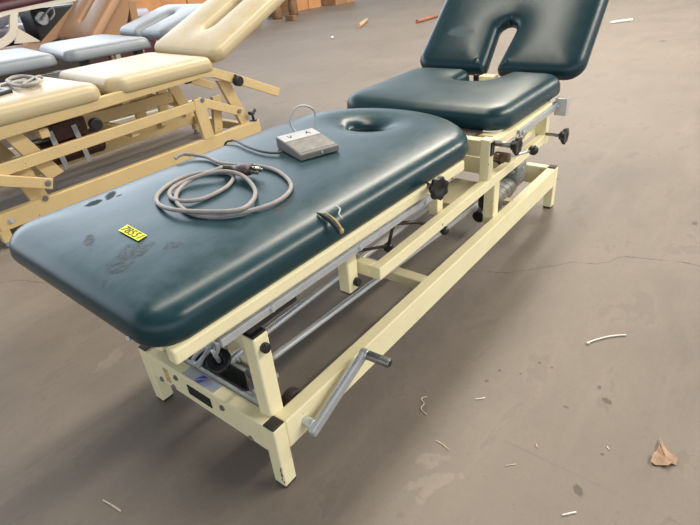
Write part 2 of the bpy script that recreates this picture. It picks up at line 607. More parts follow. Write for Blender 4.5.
def pad(outline, T, M, holes=(), r=.048, hole_r=.05, crown=.011, step=.03, dip=()):
    """upholstered cushion: outline ccw, holes cw, top bulges; returns bmesh in place space via matrix M"""
    bm = new()
    loops = [(resample(outline), edge_profile(T, r))]
    for h in holes:
        loops.append((resample(h, .012), edge_profile(T, hole_r, .004)))
    inner, bottoms = [], []
    for lp, pr in loops:
        ns = inward(lp)
        prev = None
        for k, (ins, z) in enumerate(pr):
            ring = [bm.verts.new((p.x + n.x * ins, p.y + n.y * ins, z)) for p, n in zip(lp, ns)]
            if prev:
                m = len(ring)
                for i in range(m):
                    f = bm.faces.new((prev[i], prev[(i + 1) % m], ring[(i + 1) % m], ring[i]))
                    f.smooth = True
            else:
                bottoms.append(ring)
            prev = ring
        inner.append(prev)

    def fill(rings, top):
        vs, es, back = [], [], []
        polys = []
        for rg in rings:
            s = len(vs)
            polys.append([Vector((v.co.x, v.co.y)) for v in rg])
            vs += polys[-1]
            back += rg
            es += [(s + i, s + (i + 1) % len(rg)) for i in range(len(rg))]
        nb = len(vs)
        if top:
            xs = [p.x for p in polys[0]]
            ys = [p.y for p in polys[0]]
            y = min(ys)
            while y < max(ys):
                x = min(xs)
                while x < max(xs):
                    p = Vector((x + (step / 2 if int(y / step) % 2 else 0), y))
                    if inside(p, polys[0]) and not any(inside(p, h) for h in polys[1:]):
                        dmin = min((p - q).length for pl in polys for q in pl)
                        if dmin > step * .5:
                            vs.append(p)
                    x += step
                y += step
        ov, oe, of, ori, _, _ = delaunay_2d_cdt(vs, es, [], 0, 1e-7)
        mp = {}
        for i, src in enumerate(ori):
            for s_ in src:
                if s_ < nb:
                    mp[i] = back[s_]
        for i, co in enumerate(ov):
            if i not in mp:
                p = Vector(co)
                d0 = min((p - q).length for pl in polys for q in pl)
                z = T - .004 + crown * (1 - math.exp(-d0 / .05))
                mp[i] = bm.verts.new((co.x, co.y, z if top else 0))
        for t in of:
            c = sum((Vector(ov[i]) for i in t), Vector((0, 0))) / len(t)
            if inside(c, polys[0]) and not any(inside(c, h) for h in polys[1:]):
                vv = [mp[i] for i in t]
                if len(set(vv)) < 3:
                    continue
                if not top:
                    vv = vv[::-1]
                try:
                    f = bm.faces.new(vv)
                    f.smooth = True
                except ValueError:
                    pass
    fill(inner, True)
    fill(bottoms, False)
    bmesh.ops.recalc_face_normals(bm, faces=bm.faces)
    bmesh.ops.transform(bm, matrix=M, verts=bm.verts)
    return bm


def frame_matrix(o, x, y, z):
    m = Matrix((Vector(x).normalized(), Vector(y).normalized(), Vector(z).normalized())).transposed().to_4x4()
    m.translation = Vector(o)
    return m


def ellipse(cx, cy, a, b, n=40):
    return [Vector((cx + a * math.cos(-2 * PI * k / n), cy + b * math.sin(-2 * PI * k / n))) for k in range(n)]


def slot_loop(x0, x1, cy, hw, n=10):
    """clockwise stadium from x0 to x1"""
    out = []
    for k in range(n + 1):
        a = -PI / 2 + PI * k / n
        out.append(Vector((x1 - hw + hw * math.cos(a), cy + hw * math.sin(a))))
    for k in range(n + 1):
        a = PI / 2 + PI * k / n
        out.append(Vector((x0 + hw + hw * math.cos(a), cy + hw * math.sin(a))))
    return out[::-1]


def star_knob(parent, c, axis, r, depth, name='star_knob', shaft=None, lobes=7, amp=.09):
    """lobed black clamping knob, its face centre at c, facing along axis"""
    ax = Vector(axis).normalized()
    bm = new()
    t = new()
    n = lobes * 6
    prof = [(.55, -depth), (.60, -depth * .55), (.97, -depth * .50), (1.0, -depth * .3), (1.0, -depth * .08), (.93, 0), (.5, -.001), (.44, -.003)]
    rings = []
    for (s, z) in prof:
        ring = []
        for k in range(n):
            a = 2 * PI * k / n
            lob = 1 + (amp * math.cos(lobes * a) if s > .8 else 0)
            ring.append(t.verts.new((r * s * lob * math.cos(a), r * s * lob * math.sin(a), z)))
        rings.append(ring)
    for A, B in zip(rings, rings[1:]):
        for k in range(n):
            t.faces.new((A[k], A[(k + 1) % n], B[(k + 1) % n], B[k]))
    t.faces.new(rings[0][::-1])
    t.faces.new(rings[-1])
    q = Vector((0, 0, 1)).rotation_difference(ax)
    m = q.to_matrix().to_4x4()
    m.translation = Vector(c)
    bmesh.ops.transform(t, matrix=m, verts=t.verts)
    merge(bm, t, True)
    o = obj(name, bm, M_black, parent)
    if shaft:
        b2 = new()
        cyl(b2, Vector(c) - ax * depth * .6, Vector(c) - ax * shaft[0], shaft[1], seg=16)
        obj('shaft', b2, M_steel_d, o)
    return o


def bolt(bm, c, axis, r=.008, h=.005):
    ax = Vector(axis).normalized()
    cyl(bm, c, Vector(c) + ax * h * .4, r * 1.35, seg=16)
    cyl(bm, Vector(c) + ax * h * .3, Vector(c) + ax * h, r, seg=6)


def text_mesh(txt, size):
    cu = bpy.data.curves.new('txt', 'FONT')
    cu.body = txt
    cu.size = size
    cu.align_x = 'CENTER'
    cu.align_y = 'CENTER'
    cu.extrude = .0002
    o = bpy.data.objects.new('txt', cu)
    COL.objects.link(o)
    dg = bpy.context.evaluated_depsgraph_get()
    me = bpy.data.meshes.new_from_object(o.evaluated_get(dg))
    bm = new()
    bm.from_mesh(me)
    bpy.data.objects.remove(o)
    bpy.data.curves.remove(cu)
    bpy.data.meshes.remove(me)
    return bm


# ------------------------------------------------------------------ setting
bm = new()
bmesh.ops.create_grid(bm, x_segments=1, y_segments=1, size=60)
bmesh.ops.translate(bm, vec=(30, 15, 0), verts=bm.verts)
fl = obj('floor', bm, floor_material())
fl['kind'] = 'structure'

# ------------------------------------------------------------------ main table
W, LB, HB, TB = .588, 1.951, .211, .041     # base width, length, rail top, tube
ZR = .120                                   # underside of base rails
T1 = thing('treatment_table', 'dark teal three-section treatment table on cream steel hi-lo base, nearest, holding control box',
           'treatment table', (LB / 2, W / 2, 0))

for y in (TB / 2, W - TB / 2):
    bm = new()
    beam(bm, (TB, y, (HB + ZR) / 2), (LB - TB, y, (HB + ZR) / 2), TB, HB - ZR)
    obj('side_rail', bm, M_paint, T1)
bm = new()
beam(bm, (TB / 2 + .001, TB, (HB + ZR) / 2), (TB / 2 + .001, W - TB, (HB + ZR) / 2), TB, HB - ZR)
front_rail = obj('front_rail', bm, M_paint, T1)
bm = new()
beam(bm, (LB - TB / 2, TB, (HB + ZR) / 2), (LB - TB / 2, W - TB, (HB + ZR) / 2), TB, HB - ZR)
obj('end_rail', bm, M_paint, T1)
for x, y in ((0, 0), (0, W - TB), (LB - TB, 0), (LB - TB, W - TB)):
    bm = new()
    box(bm, x, x + TB, y, y + TB, .008, HB, .004)
    lg = obj('leg', bm, M_paint, T1)
    bm = new()
    box(bm, x + .002, x + TB - .002, y + .002, y + TB - .002, 0, .009, .002)
    obj('foot_cap', bm, M_rubber, lg)
    bm = new()
    box(bm, x + .0015, x + TB - .0015, y + .0015, y + TB - .0015, HB, HB + .005, .003)
    obj('corner_cap', bm, M_rubber, lg)
    if (x, y) == (0, 0):
        for k, (dy, z, h, w_) in enumerate(((.002, .075, .010, .003), (.004, .062, .014, .005), (.003, .044, .018, .006), (.006, .030, .010, .004), (.001, .024, .008, .003))):
            bm = new()
            prism(bm, [(-.0006, dy, z), (-.0006, dy + w_, z + h * .35), (-.0006, dy + w_ * .6, z + h), (-.0006, dy - .0005, z + h * .7)], (.0012, 0, 0), 0)
            obj('paint_chip', bm, M_rubber, lg)
# cross member
bm = new()
beam(bm, (.765, TB, .192), (.765, W - TB, .192), .046, .036)
obj('cross_member', bm, M_paint_tan, T1)
# bolts, hand hole and label on the front rail
pieces('bolt', front_rail, M_steel_d, [lambda b, y=y, z=z: bolt(b, (.001, y, z), (-1, 0, 0), .007, .005)
                                       for (y, z) in ((.497, .130), (.405, .182), (.436, .130), (.200, .181), (.102, .127))])
bm = new()
box(bm, -.0015, .004, .250, .352, .150, .185, .001)
obj('slot', bm, M_inkb, front_rail)
bm = new()
box(bm, -.0012, .003, .444, .466, .140, .192, .001)
obj('bare_patch', bm, M_patch, front_rail)
bm = new()
box(bm, .006, .037, .232, .372, HB - .001, HB + .0012, .0)
lab = obj('maker_label', bm, M_label, front_rail)


# maker's mark: two slanted bars joined by a diagonal, then pale illegible lines
def flat(bm, pts, z=HB + .0016):
    f = bm.faces.new([bm.verts.new((p[0], p[1], z)) for p in pts])
    if f.normal.z < 0:
        f.normal_flip()


bm = new()
flat(bm, [(.007, .318), (.007, .296), (.032, .286)])
flat(bm, [(.011, .320), (.036, .310), (.036, .288)])
lm = bpy.data.meshes.new('label_mark')
# kept as an extra face set of the label: two materials in one mesh
lm2 = bmesh.new()
lm2.from_mesh(lab.data)
base = Vector(T1.location)
for f in bm.faces:
    nf = lm2.faces.new([lm2.verts.new(v.co - base) for v in f.verts])
    nf.material_index = 1
bm.free()
bm = new()
for i, (a, b_, x) in enumerate(((.278, .238, .028), (.280, .250, .022), (.276, .244, .016), (.279, .262, .010))):
    nf = lm2.faces.new([lm2.verts.new(Vector((xx, yy, HB + .0016)) - base) for xx, yy in ((x, a), (x, b_), (x + .003, b_ - .001), (x + .003, a - .001))])
    nf.material_index = 2
bm.free()
lm2.normal_update()
lm2.to_mesh(lab.data)
lm2.free()
bpy.data.meshes.remove(lm)
lab.data.materials.append(M_blue)
lab.data.materials.append(M_blue2)

# front lift post (right) and its twin (left)
for y0, y1 in ((.040, .082), (W - .082, W - .040)):
    bm = new()
    box(bm, .031, .077, y0, y1, HB - .03, .455, .005)
    po = obj('lift_post', bm, M_paint, T1)
    bm = new()
    box(bm, .033, .075, y0 + .002, y1 - .002, .454, .461, .003)
    obj('end_plug', bm, M_black, po)
    s = -1 if y0 < .2 else 1
    yy = y0 if s < 0 else y1
    bm = new()
    cyl(bm, (.056, yy - s * .002, .421), (.056, yy + s * .014, .421), .0125, seg=20, bev=.003)
    obj('pivot_cap', bm, M_black, po)
# hanging pivot posts
for y0, y1 in ((.078, .118), (W - .118, W - .078)):
    bm = new()
    box(bm, .418, .462, y0, y1, .338, .520, .005)
    po = obj('hanging_post', bm, M_paint, T1)
    bm = new()
    box(bm, .420, .460, y0 + .002, y1 - .002, .332, .339, .002)
    obj('end_plug', bm, M_black, po)
    s = -1 if y0 < .2 else 1
    yy = y0 if s < 0 else y1
    bm = new()
    cyl(bm, (.446, yy - s * .002, .368), (.446, yy + s * .016, .368), .0125, seg=20, bev=.003)
    obj('pivot_cap', bm, M_black, po)
# platform frame (mid rails)
YF0, YF1 = .012, W - .012
for y in (YF0 + .016, YF1 - .016):
    bm = new()
    beam(bm, (.478, y, .393), (1.79, y, .404), .032, .040, .003)
    obj('platform_rail', bm, M_paint, T1)
bm = new()
beam(bm, (.494, YF0 + .032, .393), (.494, YF1 - .032, .393), .032, .040, .003)
obj('platform_crossbar', bm, M_paint, T1)
bm = new()
prism(bm, [(.97, YF0 + .034, .392), (.97, YF1 - .034, .392), (1.19, YF1 - .034, .392), (1.19, YF0 + .034, .392)], (0, 0, .010), .002)
obj('platform_plate', bm, M_paint_tan, T1)
# legs that carry the platform at the far end
for y0, y1 in ((.040, .085), (W - .085, W - .040)):
    bm = new()
    box(bm, 1.300, 1.350, y0, y1, HB - .04, .40, .004)
    obj('support_post', bm, M_paint, T1)
# uprights and upper cross tube below the middle cushion
for y0, y1 in ((.014, .062), (W - .062 + .17, W - .014 + .17)):
    pass
Y2 = .79    # far side of the upper frame (upper frame is wider than base)
for y0, y1 in ((.013, .050), (W - .050, W - .013)):
    bm = new()
    box(bm, 1.172, 1.212, y0, y1, .41, .572, .004)
    up = obj('upright', bm, M_paint, T1)
    bm = new()
    s = -1 if y0 < .2 else 1
    yy = y0 if s < 0 else y1
    box(bm, 1.178, 1.206, min(yy, yy + s * .005), max(yy, yy + s * .005), .512, .562, .002)
    obj('end_plug', bm, M_black, up)
bm = new()
beam(bm, (1.192, .050, .536), (1.192, W - .050, .536), .040, .062, .004)
obj('upper_crossbar', bm, M_paint_tan, T1)
bm = new()
box(bm, 1.20, 1.30, .10, W - .1, .555, .563, .002)
obj('cushion_board', bm, M_iron, T1)
for y in (.030, W + .17):
    bm = new()
    beam(bm, (1.215, y, .537), (1.80, y, .537), .032, .036, .003)
    obj('section_rail', bm, M_paint, T1)
pieces('section_crossbar', T1, M_paint, [lambda b, x=x: beam(b, (x, .046, .535), (x, W + .155, .535), .036, .034, .003) for x in (1.30, 1.775)])
for y0, y1 in ((.014, .060), (W - .060, W - .014)):
    bm = new()
    box(bm, 1.752, 1.792, y0, y1, .375, .530, .004)
    up = obj('upright', bm, M_paint, T1)
    if y0 < .1:
        bm = new()
        box(bm, 1.790, 1.797, y0 + .003, y0 + .033, .385, .425, .002)
        obj('end_plug', bm, M_black, up)
# web plate behind the far upright
bm = new()
prism(bm, [(1.60, .060, .425), (1.752, .060, .425), (1.752, .060, .515)], (0, .008, 0), .001)
obj('gusset', bm, M_paint, T1)
# main section frame: rails under the cushion
YAW = -.016
cx_, sx_ = math.cos(YAW), math.sin(YAW)


def sec(u, v, z):      # main section space: u along, v across from its centre
    return Vector((u * cx_ - v * sx_, .413 + u * sx_ + v * cx_, z))


for v, nm in ((-.372, 'cushion_rail'), (.372, 'cushion_rail')):
    bm = new()
    beam(bm, sec(-.150, v, .548), sec(.985, v, .548), .030, .036, .006)
    cr = obj('cushion_rail', bm, M_paint, T1)
    bm = new()
    s = 1 if v < 0 else -1
    beam(bm, sec(-.045, v + s * .018, .5255), sec(.86, v + s * .018, .5255), .048, .009, .001)
    obj('grey_strip', bm, M_steel_d, cr)  # dark grey strip filling the gap below the cream rail
    bm = new()
    beam(bm, sec(-.045, v - s * .007, .510), sec(.86, v - s * .007, .512), .010, .019, .001)
    sb = obj('steel_strip', bm, M_steel, cr)
    pieces('bolt', sb, M_steel, [lambda b, u=u: bolt(b, sec(u, v - s * .012, .511), (0, -s, 0), .007, .005) for u in (.10, .42, .745)])
pieces('cushion_crossbar', T1, M_paint, [lambda b, u=u: beam(b, sec(u, -.36, .545), sec(u, .36, .545), .04, .026, .003) for u in (-.11, .45, .90)])
# bright flat end tab and round stub under the far end of the main section
bm = new()
beam(bm, (.80, .022, .532), (.945, .018, .532), .004, .022, .001)
tab = obj('steel_tab', bm, M_steel, T1)
bm = new()
cyl(bm, (.90, .022, .532), (.90, .013, .532), .005, seg=14)
obj('hole', bm, M_inkb, tab)
bm = new()
cyl(bm, (1.0, .14, .50), (1.14, .14, .50), .014, seg=18)
obj('pivot_tube', bm, M_steel_d, T1)
bm = new()
beam(bm, (.955, .055, .538), (1.03, .055, .538), .02, .016, .003)
obj('rail_end', bm, M_paint, T1)
# post hanging below the star knob
bm = new()
box(bm, .868, .905, .050, .085, .40, .535, .003)
hp = obj('clamp_post', bm, M_paint, T1)
bm = new()
bolt(bm, (.895, .050, .482), (0, -1, 0), .010, .014)
obj('bolt', bm, M_steel_d, hp)

# knobs
star_knob(T1, (.738, -.034, .564), (-.3, -1, .08), .034, .027, shaft=(.07, .008))
star_knob(T1, (1.222, -.075, .548), (0, -1, 0), .031, .026, shaft=(.095, .0105))
star_knob(T1, (1.760, -.075, .425), (0, -1, 0), .033, .028, shaft=(.095, .007))
# ball lever with brown bushing
bm = new()
cyl(bm, (1.30, .045, .470), (1.30, -.012, .470), .018, seg=20, bev=.003)
cyl(bm, (1.275, .055, .478), (1.275, .020, .478), .013, seg=18)
lv = obj('release_lever', bm, M_bronze, T1)
bm = new()
tube(bm, [(1.30, -.004, .472), (1.36, -.030, .470), (1.41, -.055, .470)], .0055)
obj('lever_rod', bm, M_steel, lv)
bm = new()
ball(bm, (1.415, -.058, .470), .0195)
obj('ball_knob', bm, M_black, lv)
bm = new()
ball(bm, (1.367, .05, .423), .014)
cyl(bm, (1.367, .06, .423), (1.367, .12, .43), .006)
obj('stop_knob', bm, M_black, T1)
# dark bent release bar with two ball ends under the main section
bm = new()
tube(bm, [(.70, .10, .455), (.672, .10, .425), (.650, .10, .384)], .0055)
lv = obj('release_bar', bm, M_iron, T1)
pieces('arm', lv, M_iron, [lambda b: tube(b, [(.69, .10, .440), (.80, .085, .40), (.91, .05, .330)], .0065),
                           lambda b: tube(b, [(.40, .14, .44), (.52, .12, .42), (.64, .10, .384)], .005)])
for p in ((.648, .10, .375), (.918, .05, .322)):
    bm = new()
    ball(bm, p, .0165)
    obj('ball_knob', bm, M_black, lv)
# accessory rail and end bracket of the middle section
bm = new()
beam(bm, (1.42, .004, .524), (1.845, .004, .530), .006, .026, .001)
beam(bm, (1.42, .012, .537), (1.845, .012, .543), .018, .003, 0)
ar = obj('accessory_rail', bm, M_steel, T1)
bm = new()
box(bm, 1.835, 1.840, -.036, .014, .488, .562, .001)
box(bm, 1.838, 1.872, -.036, -.032, .488, .562, .001)
box(bm, 1.838, 1.872, .010, .014, .488, .562, .001)
obj('end_bracket', bm, M_steel, ar)
pieces('bolt', ar, M_steel, [lambda b, u=u, z=z: bolt(b, (u, .0, z), (0, -1, 0), .009, .006) for u, z in ((1.45, .522), (1.83, .528))])
bm = new()
box(bm, 1.80, 1.815, .03, .045, .53, .575, .002)
obj('spacer', bm, M_black, T1)

# silver lift rods
bm = new()
cyl(bm, (.095, .17, .245), (1.46, .17, .183), .0100, seg=20)
rd = obj('lift_rod', bm, M_alu, T1)
bm = new()
cyl(bm, (.085, .17, .246), (.165, .17, .242), .0165, seg=20, bev=.003)
obj('collar', bm, M_steel_d, rd)
bm = new()
cyl(bm, (.06, .24, .265), (1.22, .24, .285), .0100, seg=20)
obj('lift_rod', bm, M_alu, T1)
bm = new()
beam(bm, (.03, .060, .480), (.185, .060, .480), .03, .018, .002)
obj('slide_bar', bm, M_black, T1)

# crank at the right front
bm = new()
cyl(bm, (.104, .002, .162), (.104, -.030, .162), .0135, seg=20, bev=.002)
ck = obj('crank_handle', bm, M_steel, T1)
bm = new()
pa, pb = Vector((.098, -.034, .150)), Vector((.322, -.034, .240))
ax = (pb - pa).normalized()
beam(bm, pa - ax * .012, pb, .016, .034, .006, up=(0, 0, 1))
cyl(bm, pb + Vector((0, .010, 0)), pb + Vector((0, -.014, 0)), .0145, seg=18, bev=.003)
obj('crank_arm', bm, M_steel, ck)
bm = new()
cyl(bm, pb + Vector((0, -.010, 0)), pb + Vector((.010, -.078, -.006)), .0135, seg=20, bev=.002)
obj('crank_grip', bm, M_steel_d, ck)
bm = new()
cyl(bm, pb + Vector((.010, -.078, -.006)), pb + Vector((.0104, -.0805, -.0062)), .009, seg=18)
obj('grip_cap', bm, M_black, ck)

# height lock mechanism inside the front rail
bm = new()
box(bm, .043, .049, .07, .50, .165, .222, .001)
box(bm, .043, .090, .07, .50, .165, .168, .001)
obj('lock_channel', bm, M_steel, T1)
bm = new()
box(bm, .088, .094, .20, .50, .165, .235, .001)
obj('lock_plate', bm, M_black, T1)
pieces('pedal_bar', T1, M_steel, [lambda b: beam(b, (.10, .14, .225), (.10, .40, .225), .014, .014, .002),
                                  lambda b: beam(b, (.06, .13, .222), (.145, .13, .222), .014, .014, .002)])
bm = new()
prism(bm, [(.125, .19, .21), (.125, .30, .21), (.125, .31, .34), (.125, .30, .50), (.125, .20, .50), (.125, .185, .30)], (.012, 0, 0), .002)
sp = obj('pivot_plate', bm, M_paint, T1)
bm = new()
bolt(bm, (.124, .268, .226), (-1, 0, 0), .014, .022)
obj('bolt', bm, M_steel, sp)
sk = star_knob(T1, (.050, .240, .292), (-.45, -.25, 1), .034, .024, 'lock_knob', lobes=14, amp=.02)
bm = new()
cyl(bm, (.050, .235, .288), (.036, .232, .345), .006, seg=14)
obj('stud', bm, M_steel, sk)
lp = catmull([at(x, y, 'x', .030) for x, y in ((199, 367), (203, 358), (208, 349), (213, 342), (217, 343), (218, 350), (215, 356))], 6)
pieces('lock_hook', T1, M_steel, [lambda b: tube(b, lp, .005),
       lambda b: tube(b, catmull([at(x, y, 'x', .034) for x, y in ((193, 360), (198, 353), (206, 347), (209, 350), (203, 357), (197, 363))], 5, True), .0055, closed=True)])
bm = new()
tube(bm, [(.10, .155, .225), (.075, .115, .29), (.07, .108, .31)], .0055)
obj('link_rod', bm, M_steel, T1)
bm = new()
box(bm, .05, .115, .09, .13, .15, .20, .004)
obj('pedal_bracket', bm, M_steel_d, T1)
# transport caster behind the post
bm = new()
cyl(bm, (.135, .060, .165), (.135, .090, .165), .034, seg=24, bev=.006)
cs = obj('caster_wheel', bm, M_rubber, T1)
bm = new()
cyl(bm, (.135, .055, .165), (.135, .095, .165), .009, seg=14)
obj('axle', bm, M_steel_d, cs)
# lift motor and gearbox at the far end
bm = new()
box(bm, 1.74, 1.86, .12, .22, .15, .262, .012)
box(bm, 1.72, 1.88, .135, .205, .16, .19, .004)
mo = obj('lift_motor', bm, M_motor, T1)
bm = new()
cyl(bm, (1.56, .17, .135), (1.76, .17, .160), .0485, seg=24, bev=.008)
for k in range(4):
    u = 1.575 + k * .04
    cyl(bm, (u, .17, .137 + k * .005), (u + .012, .17, .139 + k * .005), .050, seg=24, bev=.002)
obj('motor_body', bm, M_motor, mo)
bm = new()
cyl(bm, (1.44, .17, .12), (1.56, .17, .135), .03, seg=20, bev=.006)
obj('motor_cap', bm, M_black, mo)
bm = new()
cyl(bm, (1.40, .10, .225), (1.40, .14, .225), .035, seg=24, bev=.006)
obj('pulley', bm, M_black, mo)
pieces('bolt', mo, M_steel, [lambda b, u=u, v=v: bolt(b, (u, v, .235), (-1, 0, 0) if v != .119 else (0, -1, 0), .007, .006) for u, v in ((1.738, .14), (1.738, .20), (1.80, .119))])
bm = new()
beam(bm, (1.62, TB, .135), (1.62, W - TB, .135), .04, .025, .002)
obj('motor_bracket', bm, M_paint_tan, T1)

# main cushion
HW = .384


def arc_end():
    out = []
    n = 40
    for k in range(n + 1):
        y = -HW + 2 * HW * k / n
        out.append(Vector((0.985 + .262 * max(0, 1 - (abs(y) / HW) ** 2.1) ** .62, y)))
    return out


def main_outline():
    front = rounded([(-.172, HW - .008, .105), (-.178, -HW, .080), (.9, -HW, 0), (.9, HW, 0)])
    # order: counter-clockwise starting on the left front corner
    n = 10
    fr = front[:2 * (n)]
    return fr + arc_end()


MM = Matrix.Translation((0, .413, .563)) @ Matrix.Rotation(YAW, 4, 'Z')
bm = pad(main_outline(), .082, MM, [ellipse(.995, .022, .046, .075)], r=.070, hole_r=.080, crown=.011)
CT = .563 + .082 + .006    # level of the cushion top
main_c = obj('main_cushion', bm, M_vinyl, T1)
# torn seam on the right edge
bm = new()
tp = catmull([at(317, 213, 'z', CT - .008), at(323, 215.5, 'z', CT - .010), at(330, 220, 'z', CT - .018), at(336, 227, 'z', CT - .030), at(339, 233, 'z', CT - .045)], 5)
tube(bm, tp, lambda t: .002 + .0035 * math.sin(PI * min(1, t * 1.05)) + .002 * t, 8)
obj('torn_edge', bm, M_tear, main_c)
bm = new()
tp = [p + Vector((.006, -.004, .004)) for p in tp]
tube(bm, tp[4:], lambda t: .0015 + .003 * t, 8)
ball(bm, tp[-1], .007, (1, .7, 1.1))
obj('exposed_foam', bm, M_foam, main_c)
bm = new()
tube(bm, catmull([at(336, 206, 'z', CT - .006), at(340, 209, 'z', CT - .010), at(339, 214, 'z', CT - .016), at(342, 219, 'z', CT - .026)], 5), .0022, 6)
obj('frayed_split', bm, M_fluff, main_c)
bm = new()
ball(bm, (-.185, .128, .575), .006, (.6, 1, 1))
obj('chip', bm, M_fluff, main_c)
# yellow number sticker
pa, pb, pc, pd = [at(*p, 'z', CT + .0025) for p in ((118.5, 230.5), (138, 241), (147, 235.5), (127.5, 224.8))]
bm = new()
prism(bm, [pa, pb, pc, pd], (0, 0, .0008), 0)
tg = obj('number_sticker', bm, M_yellow, T1)
bm = text_mesh('78551', .034)
ex = ((pb - pa) + (pc - pd)).normalized()
ey = Vector((0, 0, 1)).cross(ex)
mcen = (pa + pb + pc + pd) / 4
xs = [v.co.x for v in bm.verts]
ys = [v.co.y for v in bm.verts]
wx, wy = max(xs) - min(xs), max(ys) - min(ys)
fx_, fy_ = (pb - pa).length * .88 / wx, (pd - pa).length * .72 / wy
for v in bm.verts:
    v.co = Vector(((v.co.x - (max(xs) + min(xs)) / 2) * fx_, (v.co.y - (max(ys) + min(ys)) / 2) * fy_, v.co.z))
bmesh.ops.transform(bm, matrix=frame_matrix(mcen + Vector((0, 0, .0018)), ex, ey, (0, 0, 1)), verts=bm.verts)
obj('digits', bm, M_ink, tg)

# middle cushion with U notch in its far edge
MY = .415
mo_ = rounded([(1.985, -.395 + MY, .10), (1.985, -.125 + MY, .05), (1.755, -.10 + MY, .075), (1.755, .06 + MY, .075),
               (1.985, .070 + MY, .05), (1.985, .395 + MY, .10), (1.30, .395 + MY, .11), (1.285, MY, 0), (1.30, -.395 + MY, .09)], 10)
bm = pad(mo_, .086, Matrix.Translation((0, 0, .559)), r=.055, crown=.011)
obj('middle_cushion', bm, M_vinyl2, T1)

# raised headrest with U cut-out
ANG = math.radians(44)
dv = Vector((math.cos(ANG), 0, math.sin(ANG)))
nv = Vector((-math.sin(ANG), 0, math.cos(ANG)))
HM = frame_matrix((2.045, .400, .585), dv, (0, 1, 0), nv)
ho = rounded([(.0, -.430, .085), (.60, -.410, .10), (.60, .425, .10), (.0, .445, .085), (.0, .036, .03), (.285, .052, .048), (.285, -.048, .048), (.0, -.018, .03)], 10)
bm = pad(ho, .078, HM, r=.066, crown=.014)
obj('headrest', bm, M_vinyl3, T1)
# hinge block, support strut and rods behind the headrest
bm = new()
box(bm, 1.975, 2.035, .372, .448, .555, .606, .004)
box(bm, 1.79, 1.95, .36, .44, .53, .55, .003)
hb = obj('headrest_hinge', bm, M_paint, T1)
bm = new()
tube(bm, [at(487.5, 68, 'x', 2.13), at(491.5, 41, 'x', 2.19)], .009)
obj('support_rod', bm, M_iron, hb)
bm = new()
box(bm, 1.97, 1.995, .450, .474, .56, .612, .002)
obj('hinge_clip', bm, M_black, hb)
pieces('headrest_board', T1, M_iron, [lambda b, v0=v0, v1=v1: prism(b, [HM @ Vector((.02, v0, -.012)), HM @ Vector((.55, v0, -.012)), HM @ Vector((.55, v1, -.012)), HM @ Vector((.02, v1, -.012))], nv * .011, .001)
                                      for v0, v1 in ((-.30, -.07), (.07, .30))])

# ------------------------------------------------------------------ things on the main table
ZC = CT + .0072


def cq(x, y, dz=0.0):    # crop pixel of the cord study -> point on the cushion
    return at(140 + x / 3.1818, 90 + y / 3.1818, 'z', ZC + dz)


T2 = thing('power_cord', 'grey coiled mains cord with brown three-pin plug lying on the teal cushion', 'power cord',
           at(222, 190, 'z', CT))
route = [(112, 219, -.006), (126, 208, 0), (150, 204, 0), (210, 213, .001), (255, 232, .002), (300, 238, .002), (345, 240, 0), (395, 245, 0), (440, 260, 0), (475, 290, 0), (476, 322, 0),
         (430, 358, 0), (340, 387, 0), (250, 402, 0), (172, 396, 0), (124, 366, 0), (116, 331, 0), (150, 294, .003), (210, 268, .010), (272, 259, .014),
         (325, 272, .012), (363, 312, .004), (360, 350, .006), (312, 382, .012), (200, 387, .011), (102, 380, .008), (56, 360, 0), (60, 328, 0), (110, 290, 0),
         (180, 266, 0), (250, 262, 0), (290, 268, 0), (296, 284, 0), (270, 312, 0), (200, 346, 0), (134, 353, .004), (96, 340, 0), (102, 314, .004), (150, 287, .008), (215, 264, .013),
         (262, 246, .016)]
bm = new()
tube(bm, catmull([cq(*p) for p in route], 8), .0058, 10)
obj('cord', bm, M_cord, T2)
# plug
p0, p1 = cq(262, 246, .014), cq(352, 254, .016)
ex = (p1 - p0).normalized()
ey = Vector((0, 0, 1)).cross(ex).normalized()
ez = ex.cross(ey)
PM = frame_matrix(p0, ex, ey, ez)
ln = (p1 - p0).length
bm = new()
t = new()
sec_ = [(0, .006, .006), (ln * .12, .008, .008), (ln * .22, .0075, .0075), (ln * .34, .0085, .0085), (ln * .44, .0085, .0085), (ln * .55, .017, .013), (ln * .72, .022, .0155), (ln * .92, .0225, .016), (ln * 1.0, .021, .0145)]
rings = []
for (x, a, b_) in sec_:
    rings.append([t.verts.new((x, a * math.copysign(abs(math.cos(w)) ** .75, math.cos(w)), b_ * math.copysign(abs(math.sin(w)) ** .75, math.sin(w)))) for w in [2 * PI * k / 20 for k in range(20)]])
for A, B in zip(rings, rings[1:]):
    for k in range(20):
        t.faces.new((A[k], A[(k + 1) % 20], B[(k + 1) % 20], B[k]))
t.faces.new(rings[0][::-1])
t.faces.new(rings[-1])
bmesh.ops.recalc_face_normals(t, faces=t.faces)
bmesh.ops.transform(t, matrix=PM, verts=t.verts)
merge(bm, t, True)
pl = obj('plug', bm, M_plug, T2)
for (y, z) in ((-.010, -.003), (.010, -.003)):
    bm = new()
    beam(bm, PM @ Vector((ln, y, z)), PM @ Vector((ln + .034, y, z)), .003, .010, .0005)
    obj('prong', bm, M_brass, pl)
bm = new()
cyl(bm, PM @ Vector((ln, 0, .007)), PM @ Vector((ln + .036, 0, .007)), .004, seg=12)
obj('ground_pin', bm, M_brass, pl)

